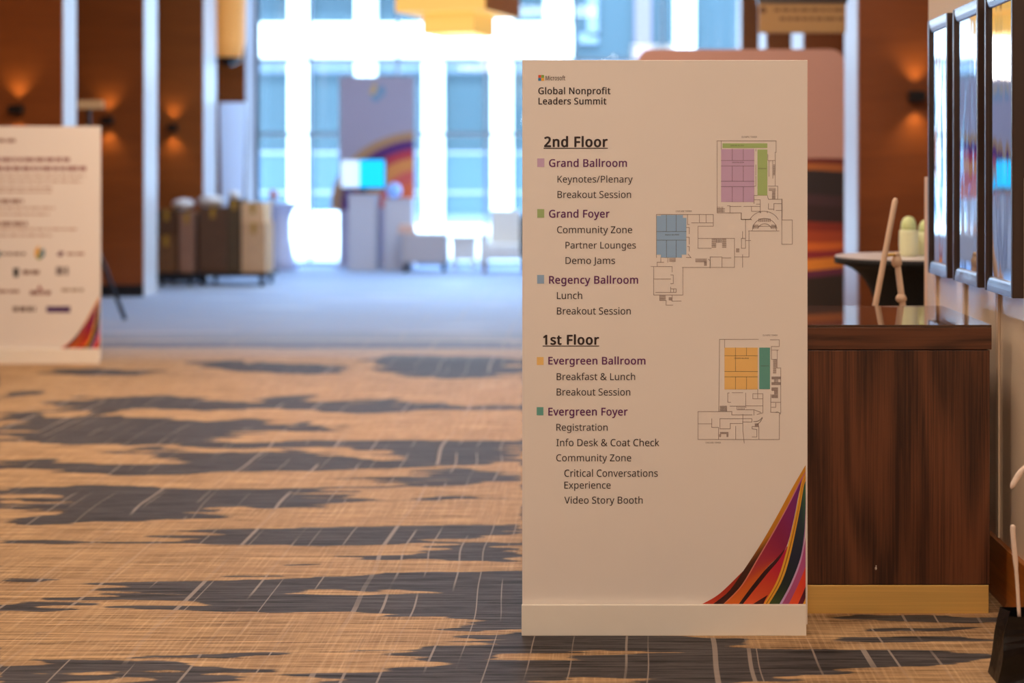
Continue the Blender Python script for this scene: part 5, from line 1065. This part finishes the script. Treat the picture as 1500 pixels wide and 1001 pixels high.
# white tapered banner pylon by the last left pier
wy = 22.3
wp = thing('pylon_banner', (px(339, 0, wy).x, wy, 0), 'white tapered banner rising behind the stacked boxes', 'banner')
t0, t1 = px(320, 150, wy), px(359, 150, wy); b0, b1 = px(327, 300, wy), px(354, 300, wy)
MB().prism([(b0.x, wy, 0.04), (b1.x, wy, 0.04), (t1.x, wy, t0.z), (t0.x, wy, t0.z)], (0, 0.05, 0)).build('fabric_sleeve', M_PANEL_WHITE, wp, bevel=0.015)
MB().lathe((px(340, 0, wy).x, wy + 0.025, 0), [(0.22, 0), (0.22, 0.03), (0.1, 0.045)], 24).build('base', M_BLACK, wp)

# ------------------------------------------------------------------ dollies with cardboard boxes, left background
KY = 20.3
def dolly(x0, x1, label):
    a, b_ = px(x0, 0, KY).x, px(x1, 0, KY).x
    t = thing('dolly', ((a + b_) / 2, KY + 0.35, 0), label, 'dolly', 'black rolling dollies')
    MB().box((a, KY, 0.12), (b_, KY + 0.7, 0.17)).build('platform', M_BLACK, t, bevel=0.008)
    for xx in (a + 0.08, b_ - 0.08):
        for yy in (KY + 0.07, KY + 0.63): MB().tube([(xx - 0.02, yy, 0.055), (xx + 0.02, yy, 0.055)], 0.055, 16).box((xx - 0.028, yy - 0.02, 0.05), (xx + 0.028, yy + 0.02, 0.121)).build('wheel', M_BLACK, t)
dolly(226, 286, 'black rolling dolly under the leftmost brown boxes')
dolly(289, 391, 'black rolling dolly under the tall brown and tan boxes')
def carton(x0, x1, z0, y1, dy, dep, m, label, tape=True, z1=None):
    a, b_ = px(x0, 0, KY + dy).x, px(x1, y1, KY + dy); zz = z1 if z1 else b_.z; b_ = b_.x
    t = thing('cardboard_box', ((a + b_) / 2, KY + dy + dep / 2, z0), label, 'box', 'cardboard boxes on the dollies')
    MB().box((a, KY + dy, z0), (b_, KY + dy + dep, zz)).build('carton', m, t, bevel=0.006)
    xm = (a + b_) / 2
    if tape: MB().box((xm - 0.03, KY + dy - 0.001, zz - 0.14), (xm + 0.03, KY + dy + 0.0, zz)).box((xm - 0.03, KY + dy - 0.001, zz), (xm + 0.03, KY + dy + dep, zz + 0.001)).build('tape', M_TAPE, t)
    return zz
z = carton(229, 258, 0.171, 345, 0.06, 0.5, M_KRAFT, 'brown box low on the left dolly, left side')
z2 = carton(228, 260, z + 0.002, 308, 0.08, 0.46, M_KRAFT_D, 'dark brown box on top of the low left box')
z3 = carton(262, 284, 0.171, 312, 0.04, 0.5, mat('pinkish brown carton', (150, 110, 88), 0.8, vary=(8, 0.1)), 'pinkish brown upright box on the left dolly')
z4 = carton(291, 332, 0.171, 304, 0.05, 0.55, M_KRAFT_D, 'tall dark brown box in the middle of the right dolly')
z5 = carton(333.5, 352, 0.171, 292, 0.06, 0.5, mat('olive brown carton', (84, 64, 40), 0.8, vary=(8, 0.12)), 'narrow olive brown box, tallest on the right dolly')
z6 = carton(353.5, 389, 0.171, 327, 0.03, 0.5, M_KRAFT_L, 'tan box low at the right end of the right dolly')
z7 = carton(353.5, 387, z6 + 0.002, 297, 0.05, 0.45, mat('pale tan carton', (222, 180, 134), 0.8, vary=(8, 0.05)), 'pale tan box on top of the tan box')
def pbag(x, z, r, Y, sx, label, seed):
    c = px(x, 0, Y).x
    MB().ball((c, Y, z + r * 0.62), r, 26, 16, sz=0.62, sx=sx, wob=0.0, seed=seed).build('plastic_bag', M_POLY, label=label, cat='bag', group='white plastic bags on the boxes')
pbag(268, max(z3, z2), 0.12, KY + 0.28, 1.2, 'crumpled white plastic bag on the left dolly boxes', 3)
pbag(309, z4, 0.13, KY + 0.3, 1.35, 'white plastic bag on the tall dark brown box', 5)
pbag(343, z5, 0.09, KY + 0.3, 0.85, 'small white plastic bag on the narrow olive box', 8)
